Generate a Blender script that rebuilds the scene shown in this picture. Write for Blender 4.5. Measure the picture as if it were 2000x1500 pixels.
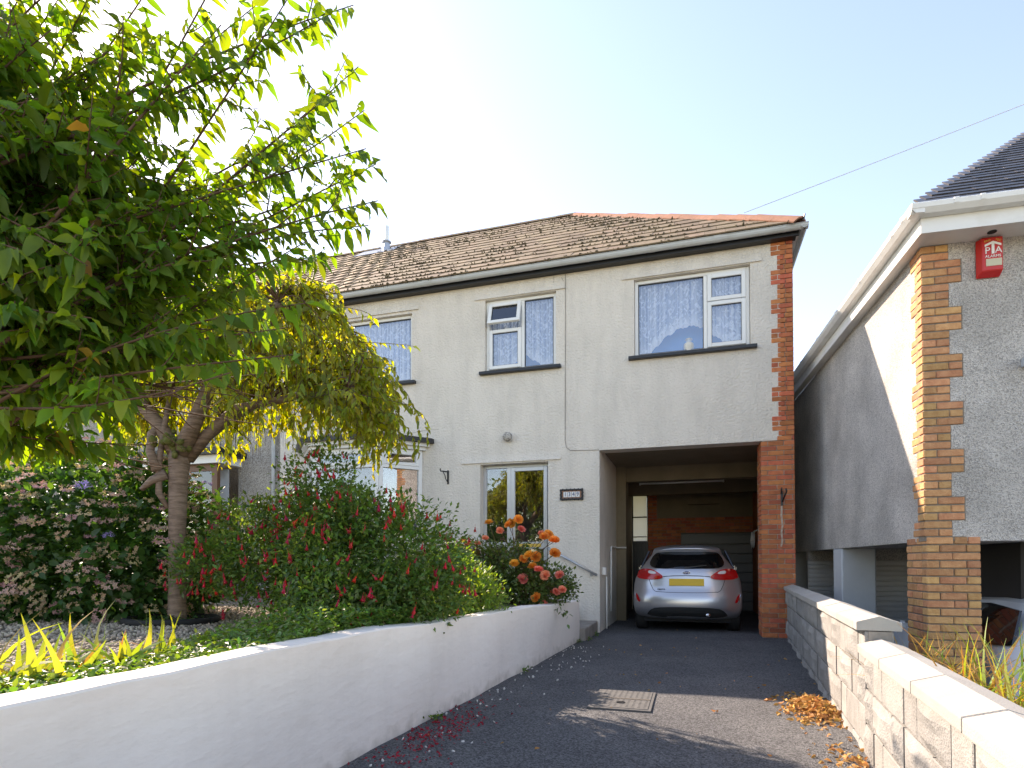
import bpy, bmesh, math, random
import numpy as np
from mathutils import Matrix, Vector, Euler
R = math.radians
scene = bpy.context.scene
for o in list(bpy.data.objects): bpy.data.objects.remove(o)

# ------------------------------------------------------------------ camera, sky, sun, exposure
cam_d = bpy.data.cameras.new('camera'); cam = bpy.data.objects.new('camera', cam_d)
scene.collection.objects.link(cam); scene.camera = cam
cam_d.sensor_width = 36; cam_d.sensor_fit = 'HORIZONTAL'; cam_d.lens = 20.7; cam_d.shift_y = 0.163
cam_d.clip_start = 0.05; cam_d.clip_end = 3000
cam.location = (0, 0, 1.13); cam.rotation_euler = (R(91.2), 0, R(17.06))

SUN_EL, SUN_AZ = R(36), R(-61)            # azimuth clockwise from +Y (the back of the house)
SUN = Vector((math.sin(SUN_AZ)*math.cos(SUN_EL), math.cos(SUN_AZ)*math.cos(SUN_EL), math.sin(SUN_EL)))
world = bpy.data.worlds.new('World'); scene.world = world; world.use_nodes = True
wn = world.node_tree; bg = wn.nodes['Background']
sky = wn.nodes.new('ShaderNodeTexSky'); sky.sky_type = 'NISHITA'; sky.sun_disc = False
sky.sun_elevation = SUN_EL; sky.sun_rotation = SUN_AZ; sky.air_density = 1.0; sky.dust_density = 0.3; sky.ozone_density = 1.0
wn.links.new(sky.outputs[0], bg.inputs[0]); bg.inputs[1].default_value = 0.135
sun_d = bpy.data.lights.new('sun', 'SUN'); sun_d.energy = 3.5; sun_d.angle = R(0.5); sun_d.color = (1.0, 0.95, 0.88)
sun = bpy.data.objects.new('sun', sun_d); scene.collection.objects.link(sun)
sun.rotation_euler = SUN.to_track_quat('Z', 'Y').to_euler()
vs = scene.view_settings; vs.view_transform = 'Standard'; vs.look = 'None'; vs.exposure = 1.75; vs.gamma = 1.0
vs.use_curve_mapping = False
vs.use_white_balance = True; vs.white_balance_temperature = 8000; vs.white_balance_tint = 18   # camera set for open shade
scene.render.engine = 'CYCLES'; scene.cycles.max_bounces = 8; scene.cycles.transparent_max_bounces = 16
scene.render.resolution_x = 1024; scene.render.resolution_y = 768

# ------------------------------------------------------------------ helpers
COL = scene.collection
rng = np.random.default_rng(7); rnd = random.Random(7)
INV = {}
def thing(name, label, cat, loc=(0,0,0), rotz=0, group=None):
    o = bpy.data.objects.new(name, None); COL.objects.link(o)
    o.location = loc; o.rotation_euler = (0, 0, rotz); o.empty_display_size = .2
    o['label'] = label; o['category'] = cat
    if group: o['group'] = group
    INV[o.name] = (Matrix.Translation(Vector(loc)) @ Matrix.Rotation(rotz, 4, 'Z')).inverted()
    return o
def tag(o, label, cat, group=None):
    o['label'] = label; o['category'] = cat
    if group: o['group'] = group
    return o
def put(name, me, parent=None, local=False, label=None, kind=None):
    o = bpy.data.objects.new(name, me); COL.objects.link(o)
    if parent is not None:
        o.parent = parent
        if not local and parent.name in INV: o.matrix_parent_inverse = INV[parent.name]
    if label: o['label'] = label
    if kind: o['kind'] = kind
    return o
def mesh_np(name, V, F, mat=None, smooth=False):
    """V (n,3); F (m,k) array or list of lists"""
    me = bpy.data.meshes.new(name)
    if isinstance(F, np.ndarray):
        me.vertices.add(len(V)); me.vertices.foreach_set('co', np.asarray(V, dtype=np.float32).ravel())
        m, k = F.shape
        me.loops.add(m*k); me.loops.foreach_set('vertex_index', F.astype(np.int32).ravel())
        me.polygons.add(m); me.polygons.foreach_set('loop_start', (np.arange(m)*k).astype(np.int32))
        me.polygons.foreach_set('loop_total', np.full(m, k, np.int32))
        me.update(calc_edges=True)
    else:
        me.from_pydata([tuple(v) for v in V], [], F); me.update()
    if mat: me.materials.append(mat)
    if smooth: me.polygons.foreach_set('use_smooth', np.ones(len(me.polygons), bool))
    return me
class MB:
    def __init__(s): s.v = []; s.f = []
    def add(s, vs, fs):
        n = len(s.v); s.v += [tuple(v) for v in vs]; s.f += [[i+n for i in f] for f in fs]; return s
    def box(s, x0, x1, y0, y1, z0, z1):
        return s.add([(x0,y0,z0),(x1,y0,z0),(x1,y1,z0),(x0,y1,z0),(x0,y0,z1),(x1,y0,z1),(x1,y1,z1),(x0,y1,z1)],
                     [(3,2,1,0),(4,5,6,7),(0,1,5,4),(1,2,6,5),(2,3,7,6),(3,0,4,7)])
    def quad(s, a, b, c, d): return s.add([a,b,c,d], [(0,1,2,3)])
    def prism(s, pts, axis, a0, a1):
        def m(p, a):
            return {'x': (a,p[0],p[1]), 'y': (p[0],a,p[1]), 'z': (p[0],p[1],a)}[axis]
        n = len(pts)
        return s.add([m(p,a0) for p in pts]+[m(p,a1) for p in pts],
                     [list(range(n))[::-1], list(range(n,2*n))]+[(i,(i+1)%n,n+(i+1)%n,n+i) for i in range(n)])
    def tube(s, path, r, n=8, cap=True):
        P = [Vector(p) for p in path]; rs = r if hasattr(r, '__len__') else [r]*len(P)
        vs = []; fs = []; up = None
        for i, p in enumerate(P):
            d = (P[min(i+1,len(P)-1)]-P[max(i-1,0)])
            d = d.normalized() if d.length > 1e-9 else Vector((0,0,1))
            if up is None: up = Vector((0,0,1)) if abs(d.z) < .9 else Vector((1,0,0))
            u = (up - d*up.dot(d))
            u = u.normalized() if u.length > 1e-6 else d.orthogonal().normalized()
            w = d.cross(u); up = u
            for k in range(n):
                a = 2*math.pi*k/n; vs.append(p+u*(math.cos(a)*rs[i])+w*(math.sin(a)*rs[i]))
        for i in range(len(P)-1):
            for k in range(n):
                fs.append((i*n+k, i*n+(k+1)%n, (i+1)*n+(k+1)%n, (i+1)*n+k))
        if cap: fs += [list(range(n))[::-1], [(len(P)-1)*n+k for k in range(n)]]
        return s.add(vs, fs)
    def lathe(s, prof, c, axis='z', n=20):
        vs = []; fs = []
        for r_, h in prof:
            for k in range(n):
                a = 2*math.pi*k/n; p, q = math.cos(a)*r_, math.sin(a)*r_
                vs.append({'z':(c[0]+p,c[1]+q,c[2]+h),'y':(c[0]+p,c[1]+h,c[2]+q),'x':(c[0]+h,c[1]+p,c[2]+q)}[axis])
        for i in range(len(prof)-1):
            for k in range(n): fs.append((i*n+k,i*n+(k+1)%n,(i+1)*n+(k+1)%n,(i+1)*n+k))
        fs += [list(range(n))[::-1], [(len(prof)-1)*n+k for k in range(n)]]
        return s.add(vs, fs)
    def mesh(s, name, mat, smooth=False, bevel=0, seg=1, fix=True):
        me = bpy.data.meshes.new(name); me.from_pydata(s.v, [], s.f)
        if fix or bevel:
            bm = bmesh.new(); bm.from_mesh(me)
            bmesh.ops.recalc_face_normals(bm, faces=bm.faces)
            if bevel:
                es = [e for e in bm.edges if len(e.link_faces) == 2 and e.calc_face_angle(0) > .5]
                bmesh.ops.bevel(bm, geom=es, offset=bevel, segments=seg, affect='EDGES', clamp_overlap=True)
            bm.to_mesh(me); bm.free()
        me.update()
        if mat: me.materials.append(mat)
        if smooth: me.polygons.foreach_set('use_smooth', np.ones(len(me.polygons), bool))
        return me
    def build(s, name, mat, parent=None, smooth=False, bevel=0, seg=1, local=False, label=None, kind=None, fix=True):
        return put(name, s.mesh(name, mat, smooth, bevel, seg, fix), parent, local, label, kind)
def text_mesh(body, size, mat, name, extrude=.002):
    cu = bpy.data.curves.new(name, 'FONT'); cu.body = body; cu.size = size; cu.extrude = extrude
    cu.align_x = 'CENTER'; cu.align_y = 'CENTER'; cu.resolution_u = 3
    o = bpy.data.objects.new(name, cu); COL.objects.link(o)
    dg = bpy.context.evaluated_depsgraph_get(); dg.update()
    me = bpy.data.meshes.new_from_object(o.evaluated_get(dg))
    bpy.data.objects.remove(o); bpy.data.curves.remove(cu)
    me.name = name; me.materials.clear(); me.materials.append(mat); return me
def text_on(name, body, size, mat, parent, at, rot=(R(90),0,0), sx=1, sz=1, local=False, extrude=.002):
    o = put(name, text_mesh(body, size, mat, name, extrude), parent, local)
    o.location = at; o.rotation_euler = rot; o.scale = (sx, sz, 1); return o

# ------------------------------------------------------------------ materials
def mat(name, col, rough=.7, col2=None, nscale=5, ndetail=5, ramp=(.35,.65), bump=0, bscale=40, bkind='noise', bdist=.01,
        rand=None, ramt=.25, hue=0.0, metal=0, spec=.5, trans=0, ttint=(2.6,2.3,.8), coat=0, grain=0, gscale=150, stretch=None, streak=0, foot=None):
    m = bpy.data.materials.new(name); m.use_nodes = True; nt = m.node_tree; N = nt.nodes; L = nt.links
    b = N['Principled BSDF']; b.inputs['Roughness'].default_value = rough; b.inputs['Metallic'].default_value = metal
    b.inputs['Specular IOR Level'].default_value = spec; b.inputs['Coat Weight'].default_value = coat
    geo = N.new('ShaderNodeNewGeometry'); pos = geo.outputs['Position']
    if stretch:
        mp = N.new('ShaderNodeMapping'); mp.inputs['Scale'].default_value = stretch; L.new(pos, mp.inputs[0]); spos = mp.outputs[0]
    else: spos = pos
    def rgb(c):
        n = N.new('ShaderNodeRGB'); n.outputs[0].default_value = (*c, 1); return n.outputs[0]
    c = rgb(col)
    if col2 is not None:
        n = N.new('ShaderNodeTexNoise'); n.inputs['Scale'].default_value = nscale; n.inputs['Detail'].default_value = ndetail
        n.inputs['Roughness'].default_value = .65; L.new(spos, n.inputs['Vector'])
        mr = N.new('ShaderNodeMapRange'); mr.inputs['From Min'].default_value = ramp[0]; mr.inputs['From Max'].default_value = ramp[1]
        L.new(n.outputs['Fac'], mr.inputs['Value'])
        mx = N.new('ShaderNodeMix'); mx.data_type = 'RGBA'; L.new(mr.outputs[0], mx.inputs['Factor'])
        L.new(c, mx.inputs['A']); L.new(rgb(col2), mx.inputs['B']); c = mx.outputs['Result']
    if grain:
        n = N.new('ShaderNodeTexNoise'); n.inputs['Scale'].default_value = gscale; n.inputs['Detail'].default_value = 2; L.new(pos, n.inputs['Vector'])
        mr = N.new('ShaderNodeMapRange'); mr.inputs['From Min'].default_value = .3; mr.inputs['From Max'].default_value = .7
        mr.inputs['To Min'].default_value = 1-grain; mr.inputs['To Max'].default_value = 1+grain; L.new(n.outputs['Fac'], mr.inputs['Value'])
        hs = N.new('ShaderNodeHueSaturation'); L.new(mr.outputs[0], hs.inputs['Value']); L.new(c, hs.inputs['Color']); c = hs.outputs[0]
    if streak:        # rain streaks and patchy weathering, long in the vertical
        mp2 = N.new('ShaderNodeMapping'); mp2.inputs['Scale'].default_value = (1,1,.22); L.new(pos, mp2.inputs[0])
        n = N.new('ShaderNodeTexNoise'); n.inputs['Scale'].default_value = 3.2; n.inputs['Detail'].default_value = 7; n.inputs['Roughness'].default_value = .7; L.new(mp2.outputs[0], n.inputs['Vector'])
        mr = N.new('ShaderNodeMapRange'); mr.inputs['From Min'].default_value = .42; mr.inputs['From Max'].default_value = .72; mr.inputs['To Min'].default_value = 1; mr.inputs['To Max'].default_value = 1-streak; L.new(n.outputs['Fac'], mr.inputs['Value'])
        hs = N.new('ShaderNodeHueSaturation'); L.new(mr.outputs[0], hs.inputs['Value']); L.new(c, hs.inputs['Color']); c = hs.outputs[0]
    if foot:          # splash dirt and algae creeping up from the ground
        sx_ = N.new('ShaderNodeSeparateXYZ'); L.new(pos, sx_.inputs[0])
        n = N.new('ShaderNodeTexNoise'); n.inputs['Scale'].default_value = 9; n.inputs['Detail'].default_value = 6; L.new(pos, n.inputs['Vector'])
        ad = N.new('ShaderNodeMath'); ad.operation = 'MULTIPLY_ADD'; ad.inputs[1].default_value = .34; L.new(n.outputs['Fac'], ad.inputs[0]); ad.inputs[2].default_value = -.10
        sb = N.new('ShaderNodeMath'); sb.operation = 'SUBTRACT'; L.new(ad.outputs[0], sb.inputs[0]); L.new(sx_.outputs[2], sb.inputs[1])
        mr = N.new('ShaderNodeMapRange'); mr.inputs['From Min'].default_value = -.01; mr.inputs['From Max'].default_value = .10; mr.inputs['To Max'].default_value = .45; L.new(sb.outputs[0], mr.inputs['Value'])
        mx = N.new('ShaderNodeMix'); mx.data_type = 'RGBA'; L.new(mr.outputs[0], mx.inputs['Factor']); L.new(c, mx.inputs['A']); L.new(rgb(foot), mx.inputs['B']); c = mx.outputs['Result']
    if rand:
        if rand == 'object': rs = N.new('ShaderNodeObjectInfo').outputs['Random']
        else: rs = geo.outputs['Random Per Island']
        hs = N.new('ShaderNodeHueSaturation')
        mr = N.new('ShaderNodeMapRange'); mr.inputs['To Min'].default_value = 1-ramt; mr.inputs['To Max'].default_value = 1+ramt; L.new(rs, mr.inputs['Value'])
        L.new(mr.outputs[0], hs.inputs['Value'])
        if hue:
            ml = N.new('ShaderNodeMath'); ml.operation = 'MULTIPLY'; ml.inputs[1].default_value = 7.13; L.new(rs, ml.inputs[0])
            fr = N.new('ShaderNodeMath'); fr.operation = 'FRACT'; L.new(ml.outputs[0], fr.inputs[0])
            mh = N.new('ShaderNodeMapRange'); mh.inputs['To Min'].default_value = .5-hue; mh.inputs['To Max'].default_value = .5+hue; L.new(fr.outputs[0], mh.inputs['Value'])
            L.new(mh.outputs[0], hs.inputs['Hue'])
        L.new(c, hs.inputs['Color']); c = hs.outputs[0]
    L.new(c, b.inputs['Base Color'])
    if bump:
        if bkind == 'noise':
            n = N.new('ShaderNodeTexNoise'); n.inputs['Detail'].default_value = 4; h = n.outputs['Fac']
        else:
            n = N.new('ShaderNodeTexVoronoi'); h = n.outputs['Distance']
            if bkind == 'smooth': n.feature = 'SMOOTH_F1'
        n.inputs['Scale'].default_value = bscale; L.new(spos if stretch else pos, n.inputs['Vector'])
        bp = N.new('ShaderNodeBump'); bp.inputs['Strength'].default_value = bump; bp.inputs['Distance'].default_value = bdist
        L.new(h, bp.inputs['Height']); L.new(bp.outputs[0], b.inputs['Normal'])
    if trans:
        t = N.new('ShaderNodeBsdfTranslucent'); ms = N.new('ShaderNodeMixShader'); ms.inputs[0].default_value = trans
        g = N.new('ShaderNodeMix'); g.data_type = 'RGBA'; g.blend_type = 'MULTIPLY'; g.inputs['Factor'].default_value = 1
        L.new(c, g.inputs['A']); g.inputs['B'].default_value = (*ttint, 1)
        L.new(g.outputs['Result'], t.inputs[0]); L.new(b.outputs[0], ms.inputs[1]); L.new(t.outputs[0], ms.inputs[2])
        L.new(ms.outputs[0], N['Material Output'].inputs[0])
    return m
def glass_mat(name, tint=(.97,.98,1), refl=.12, rough=.0):
    m = bpy.data.materials.new(name); m.use_nodes = True; nt = m.node_tree; N = nt.nodes; L = nt.links
    N.remove(N['Principled BSDF'])
    t = N.new('ShaderNodeBsdfTransparent'); t.inputs[0].default_value = (*tint, 1)
    g = N.new('ShaderNodeBsdfGlossy'); g.inputs['Roughness'].default_value = rough; g.inputs[0].default_value = (.95,.97,1,1)
    lw = N.new('ShaderNodeFresnel'); lw.inputs[0].default_value = 1.5
    ad = N.new('ShaderNodeMath'); ad.operation = 'ADD'; ad.use_clamp = True; ad.inputs[1].default_value = refl; L.new(lw.outputs[0], ad.inputs[0])
    ms = N.new('ShaderNodeMixShader'); L.new(ad.outputs[0], ms.inputs[0]); L.new(t.outputs[0], ms.inputs[1]); L.new(g.outputs[0], ms.inputs[2])
    L.new(ms.outputs[0], N['Material Output'].inputs[0]); return m
def lace_mat(name):
    m = bpy.data.materials.new(name); m.use_nodes = True; nt = m.node_tree; N = nt.nodes; L = nt.links
    b = N['Principled BSDF']; b.inputs['Base Color'].default_value = (.86,.89,.93,1); b.inputs['Roughness'].default_value = .9
    uv = N.new('ShaderNodeUVMap'); sep = N.new('ShaderNodeSeparateXYZ'); L.new(uv.outputs[0], sep.inputs[0])
    def math_(op, a, b_=None, c=None):
        n = N.new('ShaderNodeMath'); n.operation = op
        for k, v in enumerate((a, b_, c)):
            if v is None: continue
            if isinstance(v, (int, float)): n.inputs[k].default_value = v
            else: L.new(v, n.inputs[k])
        return n.outputs[0]
    mp = N.new('ShaderNodeMapping'); mp.inputs['Scale'].default_value = (1,.62,1); L.new(uv.outputs[0], mp.inputs[0])
    n = N.new('ShaderNodeTexNoise'); n.inputs['Scale'].default_value = 15; n.inputs['Detail'].default_value = 3; n.inputs['Distortion'].default_value = 1.6; L.new(mp.outputs[0], n.inputs['Vector'])
    r1 = N.new('ShaderNodeMapRange'); r1.inputs['From Min'].default_value = .50; r1.inputs['From Max'].default_value = .60; r1.inputs['To Min'].default_value = 0; r1.inputs['To Max'].default_value = .38
    L.new(n.outputs['Fac'], r1.inputs['Value'])
    st = N.new('ShaderNodeTexNoise'); st.noise_dimensions = '1D'; st.inputs['Scale'].default_value = 22; st.inputs['Detail'].default_value = 2; L.new(sep.outputs[0], st.inputs['W'])
    r2 = N.new('ShaderNodeMapRange'); r2.inputs['From Min'].default_value = .35; r2.inputs['From Max'].default_value = .68; r2.inputs['To Min'].default_value = .28; r2.inputs['To Max'].default_value = .75; L.new(st.outputs['Fac'], r2.inputs['Value'])
    # v (stored in uv.z-less y) counts metres above the hem: the border is worked more densely
    hem = N.new('ShaderNodeMapRange'); hem.inputs['From Min'].default_value = .0; hem.inputs['From Max'].default_value = .22; hem.inputs['To Min'].default_value = .45; hem.inputs['To Max'].default_value = 0; L.new(sep.outputs[1], hem.inputs['Value'])
    a1 = math_('ADD', r1.outputs[0], r2.outputs[0]); a2 = math_('ADD', a1, hem.outputs[0]); a3 = math_('MINIMUM', a2, .95)
    t = N.new('ShaderNodeBsdfTransparent'); ms = N.new('ShaderNodeMixShader')
    L.new(a3, ms.inputs[0]); L.new(t.outputs[0], ms.inputs[1]); L.new(b.outputs[0], ms.inputs[2])
    L.new(ms.outputs[0], N['Material Output'].inputs[0]); return m
def tarmac_mat():
    m = mat('tarmac', (.092,.093,.098), .85, (.13,.13,.133), 1.3, 6, bump=.9, bscale=130, bkind='voronoi', bdist=.012)
    nt = m.node_tree; N = nt.nodes; L = nt.links; b = N['Principled BSDF']
    v = N.new('ShaderNodeTexVoronoi'); v.inputs['Scale'].default_value = 110
    g = N.new('ShaderNodeNewGeometry'); L.new(g.outputs['Position'], v.inputs['Vector'])
    sp = N.new('ShaderNodeSeparateColor'); L.new(v.outputs['Color'], sp.inputs[0])
    mr = N.new('ShaderNodeMapRange'); mr.inputs['From Min'].default_value = .1; mr.inputs['From Max'].default_value = 1; mr.inputs['To Min'].default_value = .45; mr.inputs['To Max'].default_value = 1.75
    L.new(sp.outputs[0], mr.inputs['Value'])
    old = b.inputs['Base Color'].links[0].from_socket
    hs = N.new('ShaderNodeHueSaturation'); L.new(old, hs.inputs['Color']); L.new(mr.outputs[0], hs.inputs['Value']); L.new(hs.outputs[0], b.inputs['Base Color'])
    return m
def pebble_mat(name, a, b_, c_, scale=85):
    m = mat(name, a, .9, bump=1.0, bscale=scale, bkind='voronoi', bdist=.015)
    nt = m.node_tree; N = nt.nodes; L = nt.links; b = N['Principled BSDF']
    g = N.new('ShaderNodeNewGeometry'); v = N.new('ShaderNodeTexVoronoi'); v.inputs['Scale'].default_value = scale; L.new(g.outputs['Position'], v.inputs['Vector'])
    sp = N.new('ShaderNodeSeparateColor'); L.new(v.outputs['Color'], sp.inputs[0])
    cr = N.new('ShaderNodeValToRGB'); e = cr.color_ramp.elements; e[0].color = (*b_,1); e[0].position = .1; e[1].color = (*c_,1); e[1].position = .95
    k = e.new(.5); k.color = (*a,1); L.new(sp.outputs[0], cr.inputs[0])
    n = N.new('ShaderNodeTexNoise'); n.inputs['Scale'].default_value = 1.6; n.inputs['Detail'].default_value = 5; L.new(g.outputs['Position'], n.inputs['Vector'])
    mr = N.new('ShaderNodeMapRange'); mr.inputs['From Min'].default_value = .3; mr.inputs['From Max'].default_value = .7; mr.inputs['To Min'].default_value = .75; mr.inputs['To Max'].default_value = 1.12; L.new(n.outputs['Fac'], mr.inputs['Value'])
    hs = N.new('ShaderNodeHueSaturation'); L.new(cr.outputs[0], hs.inputs['Color']); L.new(mr.outputs[0], hs.inputs['Value'])
    L.new(hs.outputs[0], b.inputs['Base Color']); return m

M = {}
M['render'] = mat('cream_render', (.78,.715,.63), .9, (.70,.64,.56), 1.2, 6, (.42,.8), bump=.8, bscale=30, bdist=.035, grain=.05, streak=.15)
M['pebbledash'] = pebble_mat('pebbledash', (.50,.45,.39), (.28,.24,.21), (.66,.62,.56))
M['roughcast'] = pebble_mat('neighbour_roughcast', (.72,.665,.615), (.46,.42,.385), (.84,.79,.73), 125)
M['brick_red'] = mat('brick_red', (.57,.175,.070), .85, (.44,.12,.052), 14, 4, rand='object', ramt=.22, hue=.012, bump=.4, bscale=120, bdist=.004)
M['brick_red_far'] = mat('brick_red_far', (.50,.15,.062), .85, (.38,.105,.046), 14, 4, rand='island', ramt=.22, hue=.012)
M['brick_buff'] = mat('brick_buff', (.58,.31,.145), .9, (.46,.215,.095), 16, 4, rand='object', ramt=.22, hue=.014, bump=.7, bscale=70, bdist=.01)
M['mortar'] = mat('mortar', (.56,.48,.41), .95, (.30,.25,.2), 20, bump=.4, bscale=150)
M['mortar_dark'] = mat('mortar_dark', (.25,.21,.17), .95, (.18,.15,.12), 20, bump=.4, bscale=150)
M['tile'] = mat('roof_tile', (.265,.19,.118), .85, (.13,.092,.058), 6, 6, (.48,.78), rand='object', ramt=.16, hue=.01, bump=.5, bscale=60, bdist=.008, streak=.35)
M['tile_far'] = mat('roof_tile_far', (.265,.19,.118), .85, (.13,.092,.058), 6, 6, (.48,.78), rand='island', ramt=.16, hue=.01, bump=.5, bscale=60, bdist=.008, streak=.35)
M['tile_pale'] = mat('slate_pale', (.30,.32,.35), .35, rand='object', ramt=.15)
M['moss'] = mat('moss', (.06,.048,.024), 1, (.10,.075,.04), 30, bump=.6, bscale=90)
M['terracotta'] = mat('terracotta', (.42,.19,.115), .8, (.33,.16,.10), 9, rand='object', ramt=.12)
M['tile_black'] = mat('black_tile', (.022,.02,.02), .32, (.05,.042,.038), 8, rand='object', ramt=.3)
M['tile_black_far'] = mat('black_tile_far', (.022,.02,.02), .32, (.05,.042,.038), 8, rand='island', ramt=.3)
M['upvc'] = mat('white_upvc', (.80,.80,.78), .3)
M['upvc_n'] = mat('neighbour_upvc', (.78,.77,.74), .4, (.66,.63,.58), 4, 5, (.5,.9))
M['gutter'] = mat('grey_gutter', (.52,.54,.54), .45, (.38,.38,.35), 6, 6, (.5,.85))
M['black'] = mat('black_paint', (.012,.012,.014), .4)
M['slate_sill'] = mat('black_sill', (.015,.015,.018), .35, bump=.2, bscale=60)
M['alu'] = mat('aluminium', (.62,.63,.66), .35, metal=.6)
M['galv'] = mat('galvanised', (.5,.52,.55), .4, metal=.7)
M['glass'] = glass_mat('window_glass', refl=.10)
M['glass_dark'] = mat('dark_glass', (.004,.005,.006), .03, spec=.8)
M['frosted'] = mat('frosted_glass', (.88,.88,.88), .5, trans=.92, ttint=(1.1,1.1,1.1))
M['lace'] = lace_mat('net_lace')
M['blue_room'] = mat('blue_room_wall', (.05,.29,.70), .8)  # blue of the sky mirrored in the panes, put into the colour
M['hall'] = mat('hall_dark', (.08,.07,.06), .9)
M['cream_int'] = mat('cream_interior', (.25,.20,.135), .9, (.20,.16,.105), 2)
M['door_grey'] = mat('garage_door_grey', (.16,.155,.15), .5)
M['white_wall'] = mat('white_masonry', (.87,.79,.72), .85, (.83,.74,.67), .9, 7, (.40,.72), bump=.28, bscale=7, bdist=.03, stretch=(1,1,2.2), streak=.07, foot=(.36,.31,.25))
M['block'] = mat('concrete_block', (.33,.318,.30), .95, (.25,.24,.225), 7, 6, rand='object', ramt=.12, bump=.7, bscale=90, bdist=.01, grain=.12, gscale=260)
M['coping'] = mat('coping_stone', (.39,.37,.335), .9, (.34,.32,.29), 3, 6, rand='object', ramt=.07, bump=.25, bscale=140)
M['concrete'] = mat('concrete', (.36,.32,.28), .9, (.24,.21,.18), 4, 6, bump=.4, bscale=60)
M['tarmac'] = tarmac_mat()
M['concrete_road'] = mat('concrete_road', (.36,.345,.32), .9, (.30,.285,.26), 3, 6, bump=.2, bscale=60)
M['dry_grass'] = mat('dry_grass', (.20,.19,.09), .95, (.15,.16,.06), .5, 6)
M['soil'] = mat('garden_soil', (.10,.075,.05), .95, (.16,.13,.09), 9, bump=.6, bscale=40)
M['pebble'] = mat('pebble', (.38,.31,.235), .8, rand='island', ramt=.45, hue=.02)
M['grey_wall'] = mat('pale_grey_wall', (.50,.52,.54), .85, (.44,.46,.48), 2, bump=.3, bscale=30)
M['shutter'] = mat('shutter_grey', (.62,.61,.60), .5, metal=.0)
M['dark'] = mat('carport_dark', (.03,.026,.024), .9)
M['red_box'] = mat('alarm_red', (.55,.02,.015), .35)
M['white_print'] = mat('white_print', (.8,.78,.74), .5)
M['gold_print'] = mat('gold_print', (.7,.45,.08), .5)
M['strobe'] = mat('strobe_lens', (.55,.50,.34), .3)
M['paint_silver'] = mat('silver_paint', (.50,.50,.53), .28, metal=.75, coat=.6)
M['paint_white'] = mat('white_paint', (.80,.82,.84), .25, coat=.5)
M['rubber'] = mat('rubber', (.018,.018,.018), .85)
M['rim'] = mat('alloy', (.4,.4,.42), .35, metal=.8)
M['red_lens'] = mat('red_lens', (.50,.006,.008), .12, coat=.6)
M['clear_lens'] = mat('clear_lens', (.72,.68,.66), .15, coat=.6)
M['plate_yellow'] = mat('yellow_plate', (.68,.43,.02), .45)
M['badge_blue'] = mat('badge_blue', (.01,.03,.18), .2)
M['chrome'] = mat('chrome', (.7,.7,.72), .12, metal=1)
M['bark'] = mat('cherry_bark', (.27,.19,.145), .75, (.13,.085,.06), 22, 6, (.4,.65), bump=.6, bscale=45, bdist=.015, stretch=(.35,.35,2.4))
M['moss_green'] = mat('bark_moss', (.09,.11,.02), 1, (.16,.15,.05), 30, bump=.6, bscale=90)
M['twig'] = mat('twig', (.11,.055,.03), .8)
M['leaf_big'] = mat('leaf_large', (.085,.165,.023), .5, rand='island', ramt=.4, hue=.03, trans=.5, ttint=(3.3,2.6,.5), spec=.35)
M['leaf_obj'] = mat('leaf_large_single', (.085,.165,.023), .5, rand='object', ramt=.4, hue=.03, trans=.5, ttint=(3.3,2.6,.5), spec=.35)
M['leaf_old'] = mat('leaf_autumn', (.30,.17,.03), .6, rand='object', ramt=.3, hue=.02, trans=.42)
M['leaf_cherry'] = mat('cherry_leaf', (.20,.235,.030), .5, rand='island', ramt=.4, hue=.04, trans=.5, ttint=(3.0,2.5,.5))
M['leaf_hyd'] = mat('hydrangea_leaf', (.036,.098,.020), .5, rand='island', ramt=.35, hue=.02, trans=.35)
M['leaf_fuch'] = mat('fuchsia_leaf', (.085,.155,.040), .45, rand='island', ramt=.45, hue=.035, trans=.42)
M['leaf_eu'] = mat('bright_shrub_leaf', (.14,.23,.035), .5, rand='island', ramt=.3, hue=.03, trans=.35)
M['leaf_rose'] = mat('rose_leaf', (.085,.13,.035), .42, rand='island', ramt=.4, hue=.03, trans=.3)
M['leaf_rose_red'] = mat('rose_young_leaf', (.26,.075,.03), .5, rand='island', ramt=.4, hue=.03, trans=.35)
M['leaf_ground'] = mat('periwinkle_leaf', (.085,.165,.032), .4, rand='island', ramt=.45, hue=.035, trans=.35)
M['blade'] = mat('strap_leaf', (.20,.26,.04), .5, rand='object', ramt=.35, hue=.05, trans=.4)
M['blade_dry'] = mat('dry_strap_leaf', (.36,.22,.07), .7, rand='object', ramt=.35, hue=.03, trans=.35)
M['hyd_pink'] = mat('hydrangea_pink', (.45,.27,.24), .8, rand='object', ramt=.25, hue=.04, trans=.2, ttint=(1.5,1.4,1.3))
M['hyd_cream'] = mat('hydrangea_cream', (.44,.33,.19), .8, rand='object', ramt=.25, hue=.03, trans=.25, ttint=(1.5,1.4,1.3))
M['hyd_lilac'] = mat('hydrangea_lilac', (.36,.28,.58), .8, rand='object', ramt=.2, trans=.2, ttint=(1.5,1.4,1.3))
M['fuch_red'] = mat('fuchsia_red', (.52,.01,.03), .5, rand='object', ramt=.3, hue=.015, trans=.3, ttint=(1.5,1.4,1.3))
M['fuch_purple'] = mat('fuchsia_purple', (.16,.01,.09), .5)
M['rose_orange'] = mat('rose_orange', (.85,.36,.05), .6, rand='object', ramt=.12, hue=.015, trans=.2, ttint=(1.5,1.4,1.3))
M['rose_pink'] = mat('rose_salmon', (.85,.28,.18), .6, rand='object', ramt=.12, hue=.015, trans=.2, ttint=(1.5,1.4,1.3))
M['petal_red'] = mat('fallen_petal', (.35,.012,.03), .7, rand='island', ramt=.4, trans=.2, ttint=(1.5,1.4,1.3))
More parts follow.
